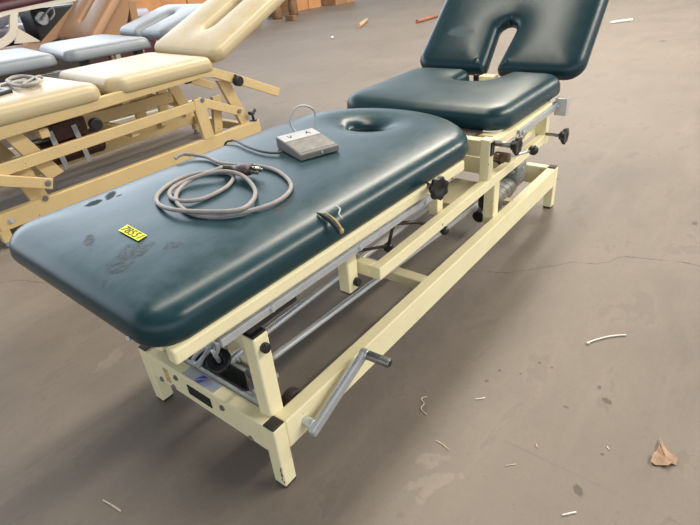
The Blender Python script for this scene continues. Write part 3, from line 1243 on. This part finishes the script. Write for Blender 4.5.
# control box
zb = CT + .003
F = at(301.2, 161.3, 'z', zb)
Rr = at(339.3, 150.6, 'z', zb)
Lf = at(283.0, 146.6, 'z', zb)
e1 = (Rr - F).normalized()
wB = (Rr - F).length
e2 = Vector((0, 0, 1)).cross(e1)
dB = (Lf - F).dot(e2)
BM = frame_matrix(F, e1, e2, (0, 0, 1))
T3 = thing('control_box', 'small grey wedge-shaped hand control box with white arrow panel on teal cushion', 'control box', (F + Rr + Lf + (Rr + Lf - F)) / 4)
prof = [(0, 0), (dB, 0), (dB, .037), (dB * .62, .032), (0.004, .020), (0, .017)]
bm = new()
prism(bm, [BM @ Vector((0, y, z)) for y, z in prof], e1 * wB, .0025)
cb = obj('housing', bm, M_box, T3)


def on_slope(u, t, h=.0):
    y0, z0, y1, z1 = (dB * .62, .032, dB, .037) if t >= 0 else (.004, .020, dB * .62, .032)
    tt = t if t >= 0 else -t
    return BM @ Vector((u, y0 + (y1 - y0) * tt, z0 + (z1 - z0) * tt + h))


bm = new()
prism(bm, [on_slope(wB * .02, .04), on_slope(wB * .98, .04), on_slope(wB * .98, .95), on_slope(wB * .02, .95)], (0, 0, .0012), 0)
pn = obj('arrow_panel', bm, M_white, T3)
bm = new()


def stroke(bm, pts, w=.0028):
    for a, b_ in zip(pts, pts[1:]):
        A, B = on_slope(*a, .0018), on_slope(*b_, .0018)
        beam(bm, A, B, w, .0008, 0)


def arrow(u, t, up):
    s = 1 if up else -1
    stroke(bm, [(u - .007, t - .14 * s), (u, t + .14 * s), (u + .007, t - .14 * s)])


arrow(wB * .27, .5, False)
obj('arrow_mark', bm, M_inkb, pn)
bm = new()
arrow(wB * .74, .5, True)
obj('arrow_mark', bm, M_inkb, pn)
bm = new()
prism(bm, [on_slope(wB * .03, -.06), on_slope(wB * .97, -.06), on_slope(wB * .97, -.96), on_slope(wB * .03, -.96)], (0, 0, .001), 0)
obj('press_pad', bm, M_boxtop, T3)
bm = new()
cyl(bm, BM @ Vector((wB * .55, .001, .011)), BM @ Vector((wB * .55, -.0025, .011)), .0035, seg=14)
obj('screw', bm, M_steel, T3)
bm = new()
bk = BM @ Vector((wB * .55, dB - .002, .02))
cpts = [BM @ Vector((wB * .36, dB + .004, .016)), BM @ Vector((wB * .22, dB + .022, .050)), BM @ Vector((wB * .20, dB + .026, .085)), BM @ Vector((wB * .42, dB + .026, .118)),
        BM @ Vector((wB * .72, dB + .026, .120)), BM @ Vector((wB * .98, dB + .026, .095)), BM @ Vector((wB * .98, dB + .024, .060)), BM @ Vector((wB * .80, dB + .010, .025)), BM @ Vector((wB * .70, dB + .002, .014))]
cm_ = BM @ Vector((wB * .6, dB + .015, .03))
cpts = [cm_ + (p - cm_) * .86 + e1 * .036 for p in cpts]
tube(bm, catmull(cpts, 8), .0034, 8)
obj('hanging_loop', bm, M_wire, T3)
bm = new()
cb_ = [at(282.5, 151, 'z', zb + .008), at(276, 153, 'z', zb + .006), at(262, 151.5, 'z', zb + .006), at(247, 146.5, 'z', zb + .006), at(238, 141.8, 'z', zb + .005), at(233.5, 140.2, 'z', zb + .003), at(231, 140.8, 'z', zb + .0)]
end = cb_[-1]
tube(bm, catmull(cb_ + [end + Vector((.0, .030, -.010)), end + Vector((.0, .055, -.05)), end + Vector((.0, .058, -.12))], 7), .0042, 8)
obj('cable', bm, M_cordd, T3)


# ------------------------------------------------------------------ yellow table behind
YN = 2.25
T4 = thing('treatment_table', 'cream-yellow vinyl treatment table on mustard folding frame, standing behind the teal table', 'treatment table',
           (1.1, 2.68, 0))
YFAR = 3.06


def sides(name, fn, m=M_paint_y, sub=None):
    """build a side member on the near side and its twin on the far side"""
    r = []
    for y, s in ((YN, 1), (YFAR, -1)):
        bm = new()
        fn(bm, y, s)
        r.append(obj(name, bm, m, T4))
    return r


sides('base_rail', lambda bm, y, s: beam(bm, (.20, y + s * .025, .138), (2.07, y + s * .025, .138), .05, .092))
for x in (.215, 2.045):
    bm = new()
    beam(bm, (x, YN + .05, .120), (x, YFAR - .05, .120), .05, .06)
    obj('base_crossbar', bm, M_paint_y, T4)
for x in (.215, 2.04):
    for y in (YN + .025, YFAR - .025):
        bm = new()
        box(bm, x - .025, x + .025, y - .022, y + .022, .03, .10, .004)
        lg = obj('leg', bm, M_paint_y, T4)
        bm = new()
        cyl(bm, (x, y, 0), (x, y, .032), .026, .018, seg=20, bev=.004)
        obj('glide', bm, M_steel_d, lg)
bm = new()
bolt(bm, (.262, YN - .001, .135), (0, -1, 0), .011, .014)
obj('bolt', bm, M_steel, T4)
br = sides('lift_arm', lambda bm, y, s: beam(bm, (-.05, y + s * .015, .385), (1.60, y + s * .015, .414), .03, .062))
# apex plate: knee of the frame and its post to the base
sides('knee_post', lambda bm, y, s: prism(bm, [(1.535, y - s * .004, .37), (1.545, y - s * .004, .452), (1.60, y - s * .004, .458), (1.655, y - s * .004, .40), (1.625, y - s * .004, .365), (1.64, y - s * .004, .18), (1.555, y - s * .004, .18)], (0, s * .03, 0)))
sides('lock_bar', lambda bm, y, s: beam(bm, (1.60, y + s * .012, .425), (1.93, y + s * .012, .272), .024, .058))
sides('upper_rail', lambda bm, y, s: prism(bm, [(.0, y, .585), (1.70, y, .634), (1.775, y, .606), (1.95, y, .530), (1.93, y, .468), (1.74, y, .556), (1.66, y, .572), (.0, y, .524)], (0, s * .04, 0)))
sides('extension_bar', lambda bm, y, s: beam(bm, (1.90, y + s * .012, .520), (2.315, y + s * .012, .325), .024, .062))
for y, s in ((YN, -1), (YFAR, 1)):
    bm = new()
    cyl(bm, (1.92, y, .496), (1.92, y + s * .045, .496), .036, seg=28, bev=.008)
    obj('round_knob', bm, M_black, T4)
sides('rear_brace', lambda bm, y, s: prism(bm, [(1.80, y + s * .05, .52), (1.90, y + s * .05, .50), (2.02, y + s * .05, .20), (1.94, y + s * .05, .17)], (0, s * .03, 0)))
sides('front_brace', lambda bm, y, s: prism(bm, [(.41, y + s * .06, .53), (.50, y + s * .06, .53), (.63, y + s * .06, .27), (.54, y + s * .06, .25)], (0, s * .04, 0)))
sides('lower_lever', lambda bm, y, s: beam(bm, (.05, y - s * .012, .46), (.52, y - s * .012, .250), .024, .058))
sides('front_post', lambda bm, y, s: prism(bm, [(.36, y + s * .045, .40), (.46, y + s * .045, .40), (.50, y + s * .045, .16), (.41, y + s * .045, .16)], (0, s * .035, 0)))
sides('rear_post', lambda bm, y, s: prism(bm, [(1.74, y + s * .06, .42), (1.82, y + s * .06, .42), (1.76, y + s * .06, .16), (1.69, y + s * .06, .16)], (0, s * .03, 0)))
pieces('bolt', T4, M_steel_d, [lambda b, x=x, z=z: bolt(b, (x, YN - .025 if x < .6 and z > .2 else YN - .005, z), (0, -1, 0), .012, .006)
                               for x, z in ((.495, .262), (1.895, .29), (1.605, .438), (.46, .185))])
for x, z in ((.60, .50), (1.62, .58), (1.10, .36), (1.10, .56)):
    bm = new()
    beam(bm, (x, YN + .04, z), (x, YFAR - .04, z), .05, .05)
    obj('crossbar', bm, M_paint_y, T4)
# inner lower frame plates
pieces('inner_rail', T4, M_paint_y, [lambda b, z=z, h=h: beam(b, (.85, 2.62, z), (1.62, 2.62, z), .03, h) for z, h in ((.43, .075), (.32, .05))])
# motor block with straps
bm = new()
cyl(bm, (.62, 2.52, .33), (.98, 2.52, .33), .075, seg=28, bev=.01)
box(bm, .70, .90, 2.44, 2.60, .40, .50, .01)
mo = obj('lift_motor', bm, M_maroon, T4)
for x in (.70, .84):
    bm = new()
    beam(bm, (x, 2.435, .24), (x - .02, 2.435, .47), .004, .03, .001, up=(1, 0, 0))
    obj('strap', bm, M_steel, mo)
bm = new()
cyl(bm, (.50, 2.5, .42), (.72, 2.5, .42), .016, seg=16)
obj('motor_rod', bm, M_steel_d, mo)
bm = new()
cyl(bm, (.875, 2.30, .475), (.875, 2.255, .475), .036, seg=28, bev=.008)
obj('round_knob', bm, M_black, T4)
bm = new()
box(bm, 1.15, 1.23, 2.56, 2.605, .50, .55, .004)
obj('latch_block', bm, M_black, T4)
# T-handle screw on the far foot
bm = new()
cyl(bm, (2.03, YN + .02, .18), (2.03, YN + .02, .235), .010, seg=14)
cyl(bm, (2.03, YN + .02, .185), (2.03, YN + .02, .195), .028, seg=20)
tube(bm, [(1.99, YN + .005, .250), (2.03, YN + .02, .235), (2.07, YN + .035, .250)], .013, 10)
obj('leveling_screw', bm, M_black, T4)
# cushions
YC0, YC1 = 2.235, 3.06
o1 = rounded([(.97, YC0, .09), (.99, YC1, .10), (-.35, YC1, .08), (-.35, YC0, .08)])
bm = pad(o1, .095, Matrix.Translation((0, 0, .598)), r=.05, crown=.011, step=.06)
obj('seat_cushion', bm, M_vyel, T4)
o2 = rounded([(1.76, YC0, .06), (1.84, YC1, .06), (1.08, YC1, .06), (1.02, YC0 + .09, .05), (1.09, YC0, .06)])
bm = pad(o2, .092, Matrix.Translation((0, 0, .598)), r=.045, crown=.011, step=.06)
obj('middle_cushion', bm, M_vyel, T4)
A4 = math.radians(23)
d4 = Vector((math.cos(A4), 0, math.sin(A4)))
n4 = Vector((-math.sin(A4), 0, math.cos(A4)))
H4 = frame_matrix((1.80, 0, .628), d4, (0, 1, 0), n4)
o3 = rounded([(.0, YC0, .08), (.92, YC0 + .02, .08), (.92, YC1 - .02, .08), (.05, YC1, .08)])
bm = pad(o3, .085, H4, [slot_loop(.30, .72, 2.64, .055)], r=.045, hole_r=.04, crown=.011, step=.06)
obj('headrest', bm, M_vyel, T4)
pieces('headrest_bracket', T4, M_paint_y, [lambda b, y=y: prism(b, [H4 @ Vector((.1, y, -.02)), H4 @ Vector((.6, y, -.02)), H4 @ Vector((.6, y + .05, -.02)), H4 @ Vector((.1, y + .05, -.02))], n4 * .02, .002)
                                           for y in (YC0 + .2, YC1 - .25)])
pieces('cushion_spacer', T4, M_black, [lambda b, x=x, y=y: box(b, x - .02, x + .02, y - .015, y + .015, .555, .600, .002)
                                       for x in (1.25, 1.55) for y in (YN + .03, YFAR - .03)])

# cord with black handset on the yellow table
ZY = .598 + .095
T5 = thing('power_cord', 'grey coiled cord with black handset lying on the cream-yellow cushion', 'power cord', at(20, 82, 'z', ZY))
bm = new()
loop = []
for k in range(40):
    a = 2 * PI * k / 12
    px = 21 + (14 + 2 * math.sin(k * .9)) * math.cos(a) + k * .06
    py = 81.5 + (4.6 + .8 * math.cos(k * .7)) * math.sin(a) - k * .03
    loop.append(at(px, py, 'z', ZY + .012 + .00065 * k))
loop = [at(8, 92, 'z', ZY + .012), at(0, 86, 'z', ZY + .012)] + loop + [at(38, 76.5, 'z', ZY + .03), at(42, 78, 'z', ZY + .012)]
tube(bm, catmull(loop, 4), .0085, 8)
obj('cord', bm, M_cord, T5)
bm = new()
a, b_ = at(-8, 96, 'z', ZY + .015), at(9.5, 91, 'z', ZY + .015)
beam(bm, a, b_, .05, .022, .006)
obj('handset', bm, M_black, T5)

# ------------------------------------------------------------------ pale grey table
T6 = thing('treatment_table', 'pale grey vinyl sectioned treatment table in the row behind the yellow one', 'treatment table', (1.4, 3.95, 0))
GY = math.radians(-7)


def gq(u, v, z=0):
    c, s = math.cos(GY), math.sin(GY)
    return Vector((1.4 + u * c - v * s, 3.95 + u * s + v * c, z))


GM = Matrix.Translation((1.4, 3.95, .672)) @ Matrix.Rotation(GY, 4, 'Z')
bm = pad(rounded([(-.03, -.52, .12), (.03, .50, .14), (-1.2, .50, .1), (-1.2, -.52, .1)]), .085, GM, r=.05, step=.07)
obj('seat_cushion', bm, M_vgrey, T6)
bm = pad(rounded([(.72, -.52, .12), (.74, .48, .12), (.12, .48, .10), (.02, -.46, .06), (.09, -.52, .06)]), .085, GM, r=.05, step=.07)
obj('middle_cushion', bm, M_vgrey, T6)
A6 = math.radians(15)
bm = pad(rounded([(0, -.50, .12), (.62, -.50, .12), (.62, .50, .12), (0, .50, .12), (0, .06, .03), (.40, .05, .05), (.40, -.05, .05), (0, -.06, .03)]), .085,
         Matrix.Translation(gq(.86, .02, .692)) @ Matrix.Rotation(GY, 4, 'Z') @ Matrix.Rotation(-A6, 4, 'Y'), r=.045, step=.07)
obj('headrest', bm, M_vgrey, T6)
for v in (-.42, .40):
    bm = new()
    beam(bm, gq(-1.1, v, .60), gq(1.1, v, .60), .05, .05)
    obj('upper_rail', bm, M_steel_d, T6)
    bm = new()
    beam(bm, gq(-1.1, v, .14), gq(1.0, v, .14), .05, .07)
    obj('base_rail', bm, M_whitep, T6)
for u in (-.9, .75):
    for v in (-.42, .40):
        bm = new()
        beam(bm, gq(u, v, 0), gq(u, v, .58), .05, .05)
        obj('leg', bm, M_whitep, T6)
for u in (.16, .60, .9):
    for v in (-.44, .42):
        bm = new()
        p = gq(u, v, 0)
        box(bm, p.x - .03, p.x + .03, p.y - .03, p.y + .03, .60, .674 if u < .8 else .70, .003)
        obj('cushion_spacer', bm, M_black, T6)

# ------------------------------------------------------------------ tan brown table with raised back
T7 = thing('treatment_table', 'tan brown vinyl couch with steep raised slotted back behind the grey table', 'treatment table', (2.5, 5.8, 0))
A7 = math.radians(42)
d7 = Vector((math.cos(A7), 0, math.sin(A7)))
n7 = Vector((-math.sin(A7), 0, math.cos(A7)))
H7 = frame_matrix((2.62, 0, .585), d7, (0, 1, 0), n7)
bm = pad(rounded([(0, 5.38, .06), (1.05, 5.38, .08), (1.05, 6.22, .08), (0, 6.22, .06)]), .09, H7, [slot_loop(.22, .95, 5.85, .06)], r=.03, hole_r=.03, step=.08)
obj('back_cushion', bm, M_vbrown, T7)
bm = new()
prism(bm, [H7 @ Vector((.02, 5.42, -.004)), H7 @ Vector((.98, 5.42, -.004)), Vector((2.95, 5.42, .52)), Vector((2.66, 5.42, .52))], (0, .03, 0), .003)
obj('side_panel', bm, M_vbrown_d, T7)
bm = new()
prism(bm, [H7 @ Vector((.02, 6.22, .05)), H7 @ Vector((.70, 6.22, .05)), Vector((2.30, 6.24, .56))], (0, .03, 0), .003)
obj('side_panel', bm, M_vbrown_d, T7)
bm = pad(rounded([(2.62, 5.40, .10), (2.62, 6.85, .16), (1.2, 6.85, .1), (1.2, 5.40, .1)]), .09, Matrix.Translation((0, 0, .50)), r=.05, step=.1)
obj('seat_cushion', bm, M_vbrown_d, T7)
bm = new()
beam(bm, (3.20, 5.46, .95), (3.10, 5.46, .02), .09, .09)
obj('back_support', bm, M_vbrown_d, T7)
bm = new()
beam(bm, (3.20, 6.1, .95), (3.10, 6.1, .02), .09, .09)
obj('back_support', bm, M_vbrown_d, T7)
bm = new()
box(bm, 1.3, 2.58, 5.5, 6.75, .05, .50, .02)
obj('base_cabinet', bm, M_iron, T7)
for x, y in ((1.35, 5.55), (1.35, 6.7), (2.5, 5.55), (2.5, 6.7)):
    bm = new()
    beam(bm, (x, y, 0), (x, y, .51), .07, .07)
    obj('leg', bm, M_wood, T7)

# ------------------------------------------------------------------ white framed table with maroon top, far left
T8 = thing('treatment_table', 'white framed treatment table with dark maroon upholstered top, at the far left', 'treatment table', (2.3, 6.9, 0))
YW = 6.6
bm = new()
pts = [at(14, 8, 'y', YW), at(13, 20, 'y', YW), at(13, 30, 'y', YW), at(9, 38, 'y', YW), at(0, 44, 'y', YW), at(-14, 50, 'y', YW)]
cl = catmull(pts, 5)
for a, b_ in zip(cl, cl[1:]):
    beam(bm, a, b_ + (b_ - a) * .15, .05, .085, .004, up=(1, 0, .2))
obj('frame_post', bm, M_whitep, T8)
bm = new()
beam(bm, at(12, 11, 'y', YW), at(75, -1, 'y', YW), .05, .05)
obj('top_rail', bm, M_whitep, T8)
bm = new()
beam(bm, at(12, 11, 'y', YW), at(-6, 17, 'y', YW), .05, .05)
obj('top_rail', bm, M_whitep, T8)
pa = at(15, 38, 'y', YW)
bm = new()
prism(bm, [(pa.x - .02, YW, .62), (pa.x + .05, YW, .80), (pa.x + .28, YW, .60)], (0, .04, 0), .003)
obj('foot_gusset', bm, M_whitep, T8)
for x in (pa.x - .8, pa.x + .1):
    bm = new()
    beam(bm, (x, YW + .05, 0), (x, YW + .05, .66), .07, .07)
    obj('leg', bm, M_whitep, T8)
p = at(0, 13, 'y', YW)
q = at(50, 2, 'y', YW)
bm = new()
a = math.atan2(q.z - p.z, q.x - p.x)
bm = pad(rounded([(-.9, 0, .06), (.95, 0, .06), (.95, 1.0, .06), (-.9, 1.0, .06)]), .11,
         Matrix.Translation((p.x, YW - .04, p.z + .01)) @ Matrix.Rotation(-a, 4, 'Y'), r=.05, step=.1)
obj('top_cushion', bm, M_vmar, T8)
bm = new()
p = at(4, 1.5, 'y', YW)
box(bm, p.x - 1.0, p.x + .22, YW + .06, YW + .8, p.z + .06, p.z + .10, .015)
obj('paper_roll_sheet', bm, M_vlav, T8)

# lavender couch further back, under and behind the white frame
T9 = thing('treatment_table', 'pale lavender couch with dark base, seen beyond the white frame', 'treatment table', (3.0, 8.2, 0))
bm = pad(rounded([(1.9, 7.75, .08), (4.9, 7.75, .08), (4.9, 8.6, .08), (1.9, 8.6, .08)]), .12, Matrix.Translation((0, 0, .62)), r=.05, step=.15)
obj('seat_cushion', bm, M_vlav, T9)
bm = pad(rounded([(0, 7.8, .08), (.8, 7.8, .08), (.8, 8.6, .08), (0, 8.6, .08)]), .1, frame_matrix((2.5, 0, .70), (.92, 0, .38), (0, 1, 0), (-.38, 0, .92)), r=.05, step=.15)
obj('back_cushion', bm, M_vlav, T9)
bm = new()
box(bm, 1.9, 4.9, 7.82, 8.55, .06, .61, .02)
obj('base_cabinet', bm, M_vmar, T9)
pieces('foot', T9, M_black, [lambda b, x=x, y=y: box(b, x - .05, x + .05, y - .05, y + .05, 0, .07, .005) for x in (2.1, 4.7) for y in (7.9, 8.45)])
# a wheeled dark machine among the couches
p = at(37, 17, 'y', 7.3)
T10 = thing('medical_cart', 'dark cart with round grey wheel and looped white cable beside the lavender couch', 'cart', (p.x + .1, 7.3, 0))
bm = new()
box(bm, p.x - .10, p.x + .55, 7.2, 7.6, .25, p.z + .10, .02)
obj('body', bm, M_black, T10)
bm = new()
cyl(bm, (p.x, 7.19, p.z - .02), (p.x, 7.15, p.z - .02), .085, seg=28, bev=.01)
obj('wheel_dial', bm, M_steel, T10)
bm = new()
tube(bm, catmull([at(42, 20, 'y', 7.12), at(47, 12, 'y', 7.12), at(52, 8, 'y', 7.12), at(54, 14, 'y', 7.12), at(50, 20, 'y', 7.12)], 6), .012)
obj('looped_cable', bm, M_white, T10)
for x in (p.x - .02, p.x + .47):
    for y in (7.26, 7.54):
        bm = new()
        cyl(bm, (x, y - .02, .045), (x, y + .02, .045), .045, seg=18, bev=.004)
        box(bm, x - .02, x + .02, y - .02, y + .02, .05, .26, .003)
        obj('caster', bm, M_black, T10)

# ------------------------------------------------------------------ cardboard boxes and wooden furniture at the far wall


def carton(x0, x1, y0, y1, h, m, label, flap=True, rz=0):
    c = Vector(((x0 + x1) / 2, (y0 + y1) / 2, 0))
    t = thing('cardboard_box', label, 'box', c, 'cardboard boxes beyond the tables')
    t.rotation_euler.z = rz
    bm = new()
    box(bm, x0, x1, y0, y1, 0, h, .008)
    obj('carton', bm, m, t)
    bm = new()
    ym = (y0 + y1) / 2
    box(bm, x0 - .001, x1 + .001, ym - .035, ym + .035, h - .12, h + .002, 0)
    xm = (x0 + x1) / 2
    box(bm, xm - .02, xm + .02, y0 - .003, y0 + .02, 0, h - .002, 0)
    obj('packing_tape', bm, M_cardd, t)
    if flap:
        bm = new()
        prism(bm, [(x0, y0, h), (x1, y0, h), (x1 - .02, y0 - .12, h + .05), (x0 + .02, y0 - .12, h + .05)], (0, .006, .006), 0)
        obj('flap', bm, m, t)
    return t


carton(4.6, 5.9, 8.9, 9.7, 1.35, M_card, 'large orange-brown cardboard box directly behind the brown couch back', False)
carton(6.1, 7.3, 9.2, 10.0, 1.4, M_card, 'large orange-brown cardboard box above the grey headrest', False)
carton(7.5, 8.2, 8.9, 9.7, .62, M_card2, 'brown cardboard box just right of the yellow headrest', False)
carton(10.9, 12.0, 10.2, 11.0, .8, M_card, 'orange cardboard box far back, left of the brown open-flap box', False)
carton(12.3, 13.2, 9.9, 10.7, .75, M_card2, 'dark brown open-flap box, the farthest right of the row', True)

T11 = thing('wooden_chair', 'brown varnished wooden furniture with broad rounded leg beside the far boxes', 'chair', (9.6, 9.75, 0))
for (x, y) in ((9.45, 9.45), (10.2, 9.6), (9.3, 10.1), (10.05, 10.25)):
    bm = new()
    tube(bm, catmull([(x, y, 0), (x - .02, y, .3), (x + .03, y, .62)], 4), lambda t: .13 - .04 * abs(t - .3), 14)
    obj('leg', bm, M_wood, T11)
bm = new()
box(bm, 9.15, 10.4, 9.35, 10.4, .58, .72, .03)
obj('seat', bm, M_wood, T11)
bm = new()
prism(bm, [(9.2, 10.3, .7), (10.4, 10.4, .7), (10.45, 10.5, 1.5), (9.15, 10.4, 1.5)], (0, .06, 0), .01)
obj('backrest', bm, M_wood, T11)
bm = new()
box(bm, 9.0, 9.12, 8.5, 8.75, 0, .12, .01)
single('wooden_block', bm, M_wood, 'small tan wooden block on floor below the yellow headrest corner', 'wood block', (9.06, 8.62, 0))

# ------------------------------------------------------------------ litter on the floor


def litter(name, px, r, m, label, cat, group=None):
    pts = [at(x, y, 'z', 0) for x, y in px]
    for p in pts:
        p.z = r * 1.0
    bm = new()
    tube(bm, catmull(pts, 5), r, 7)
    b = sum(pts, Vector()) / len(pts)
    b.z = 0
    return single(name, bm, m, label, cat, b, group or ('loose straws on the floor' if cat == 'straw' else None))


# leaf: curled dry blade with midrib and stalk
lc = at(661, 457, 'z', 0)
T12 = thing('dry_leaf', 'curled dry brown leaf on the concrete at lower right', 'leaf', lc)
outl = [(650, 463), (652, 456), (656, 452), (659, 445), (661, 442), (663, 446), (668, 452), (672, 457), (677, 461), (676, 466), (671, 465), (667, 468), (660, 466), (655, 466)]
bm = new()
ring = [at(x, y, 'z', 0) for x, y in outl]
cvert = Vector((sum(p.x for p in ring) / len(ring), sum(p.y for p in ring) / len(ring), .010))
for k in range(len(ring)):
    ring[k] = ring[k] + Vector((0, 0, .002 + .009 * (0.5 + .5 * math.sin(k * 1.9))))
vs = [bm.verts.new(p) for p in ring]
mid_ = [bm.verts.new(p.lerp(cvert, .5) + Vector((0, 0, .002 * math.cos(k * 2.1) - .002))) for k, p in enumerate(ring)]
cv_ = bm.verts.new(cvert)
m_ = len(vs)
for k in range(m_):
    f = bm.faces.new((vs[k], vs[(k + 1) % m_], mid_[(k + 1) % m_], mid_[k]))
    f2 = bm.faces.new((mid_[k], mid_[(k + 1) % m_], cv_))
    f.smooth = f2.smooth = True
bmesh.ops.recalc_face_normals(bm, faces=bm.faces)
obj('blade', bm, M_leaf, T12)
bm = new()
tube(bm, catmull([cvert + Vector((0, 0, .002)), at(661, 445, 'z', .012), at(660, 439, 'z', .004)], 4), .0016, 6)
obj('stalk', bm, M_leaf, T12)

bm = new()
ztp = catmull([at(587, 343, 'z', .004), at(596, 339.5, 'z', .005), at(610, 336, 'z', .005), at(626, 334.5, 'z', .005)], 6)
for p in ztp:
    p.z = .004
tube(bm, ztp, .0026, 7)
ball(bm, at(588, 343, 'z', .005), .0052, (1, 1, .9))
b_ = at(606, 338, 'z', 0)
single('cable_tie', bm, M_tie, 'white plastic cable tie lying on the floor at right', 'cable tie', b_)
litter('twig', [(427, 397), (421.5, 399), (424, 404), (421, 408), (423, 412), (427, 415)], .0017, M_twig, 'bent pale straw in the shadow beside the cream side rail', 'straw')
litter('twig', [(436, 441), (443, 445), (449, 450.5)], .0014, M_twig, 'short straight straw above the pale scuff mark', 'straw')
litter('twig', [(475.5, 399.5), (481, 399), (485, 398)], .0018, M_tie, 'tiny white straw left of the dark floor drips', 'straw')
litter('twig', [(505, 466), (511, 465), (516, 464.5)], .0012, M_twig, 'thin pale straw near the drawn floor line', 'straw')
litter('twig', [(562, 515.5), (569, 514), (576, 512.5)], .0020, M_tie, 'pale straw at the bottom edge below the dark drip', 'straw')
litter('twig', [(103, 500.5), (111, 505), (121, 511.5)], .0022, M_twig, 'pale straw alone on the floor at lower left', 'straw')
litter('twig', [(536, 444), (537, 448)], .0015, M_twig, 'speck of straw between drawn line and dark drip', 'straw')
litter('twig', [(607, 447), (609, 450)], .0016, M_tie, 'white speck of straw left of the dry leaf', 'straw')


def far_litter(name, p0, p1, r, m, label, cat):
    a, b_ = at(*p0, 'z', r), at(*p1, 'z', r)
    bm = new()
    cyl(bm, a, b_, r, seg=14)
    c = (a + b_) / 2
    c.z = 0
    return single(name, bm, m, label, cat, c)


far_litter('cardboard_tube', (359, 26), (367, 19.5), .035, M_stub, 'short tan cardboard tube on the far floor', 'tube')
far_litter('wooden_stick', (417, 21.5), (438, 15.5), .032, M_stick, 'red-brown stick on the floor behind the teal headrest', 'stick')
litter('paper_scrap', [(610, 24), (620, 22.5), (632, 21)], .018, M_tie, 'white scrap on the far floor right of the headrest', 'scrap')
litter('paper_scrap', [(331, 39), (333, 38.5)], .02, M_tie, 'white scrap on the far floor left of the headrest', 'scrap')

# ------------------------------------------------------------------ light
wd = bpy.data.worlds.new('world')
S.world = wd
wd.use_nodes = True
nt = wd.node_tree
bg = nt.nodes['Background']
tc = N(nt, 'ShaderNodeTexCoord')
sp = N(nt, 'ShaderNodeSeparateXYZ')
L(nt, tc.outputs['Generated'], sp.inputs[0])
# bright open sides of the hall low down, dark roof above
band = N(nt, 'ShaderNodeValToRGB')
e = band.color_ramp.elements
e[0].position, e[0].color = 0.0, (.12, .11, .10, 1)
e[1].position, e[1].color = 1.0, (.20, .20, .20, 1)
for pos, c in ((.02, (.94, 1.0, 1.10, 1)), (.41, (.90, 1.0, 1.14, 1)), (.49, (.16, .16, .165, 1))):
    k = e.new(pos)
    k.color = c
L(nt, sp.outputs[2], band.inputs[0])
# stronger towards +x +y (open doors), plus an added fill from behind the camera
def toward(x, y, a, b_, k):
    d = math_node(nt, 'ADD', math_node(nt, 'MULTIPLY', sp.outputs[0], x), math_node(nt, 'MULTIPLY', sp.outputs[1], y))
    return math_node(nt, 'MULTIPLY', ramp(nt, d, a, b_), k)


azi = math_node(nt, 'ADD', .85, math_node(nt, 'ADD', toward(.18, .984, .66, .95, 5.2), toward(-.55, -.835, .1, .9, 1.9)))
L(nt, band.outputs[0], bg.inputs['Color'])
L(nt, math_node(nt, 'MULTIPLY', azi, .62), bg.inputs['Strength'])


def area(name, loc, rot, sx, sy, power, col):
    l = bpy.data.lights.new(name, 'AREA')
    l.shape = 'RECTANGLE'
    l.size, l.size_y = sx, sy
    l.energy = power
    l.color = col
    o = bpy.data.objects.new(name, l)
    COL.objects.link(o)
    o.location = loc
    o.rotation_euler = rot
    return o


area('strip_or_fill_light', (4.5, 1.75, 5.2), (0, 0, 0), 11, .7, 450, (1, .91, .77))  # overhead strip that casts the table shadow
area('strip_or_fill_light', (13, 4.0, 8.5), (0, 0, 0), 14, 1.2, 1300, (1, .90, .76))  # added light, high up, to brighten and warm the far floor
area('strip_or_fill_light', (10, -4.5, 5.6), (0, 0, 0), 16, .6, 1750, (1, .92, .80))  # added fill from the right for the side faces of the frame

S.view_settings.view_transform = 'Standard'
S.view_settings.exposure = 0
S.view_settings.gamma = 1
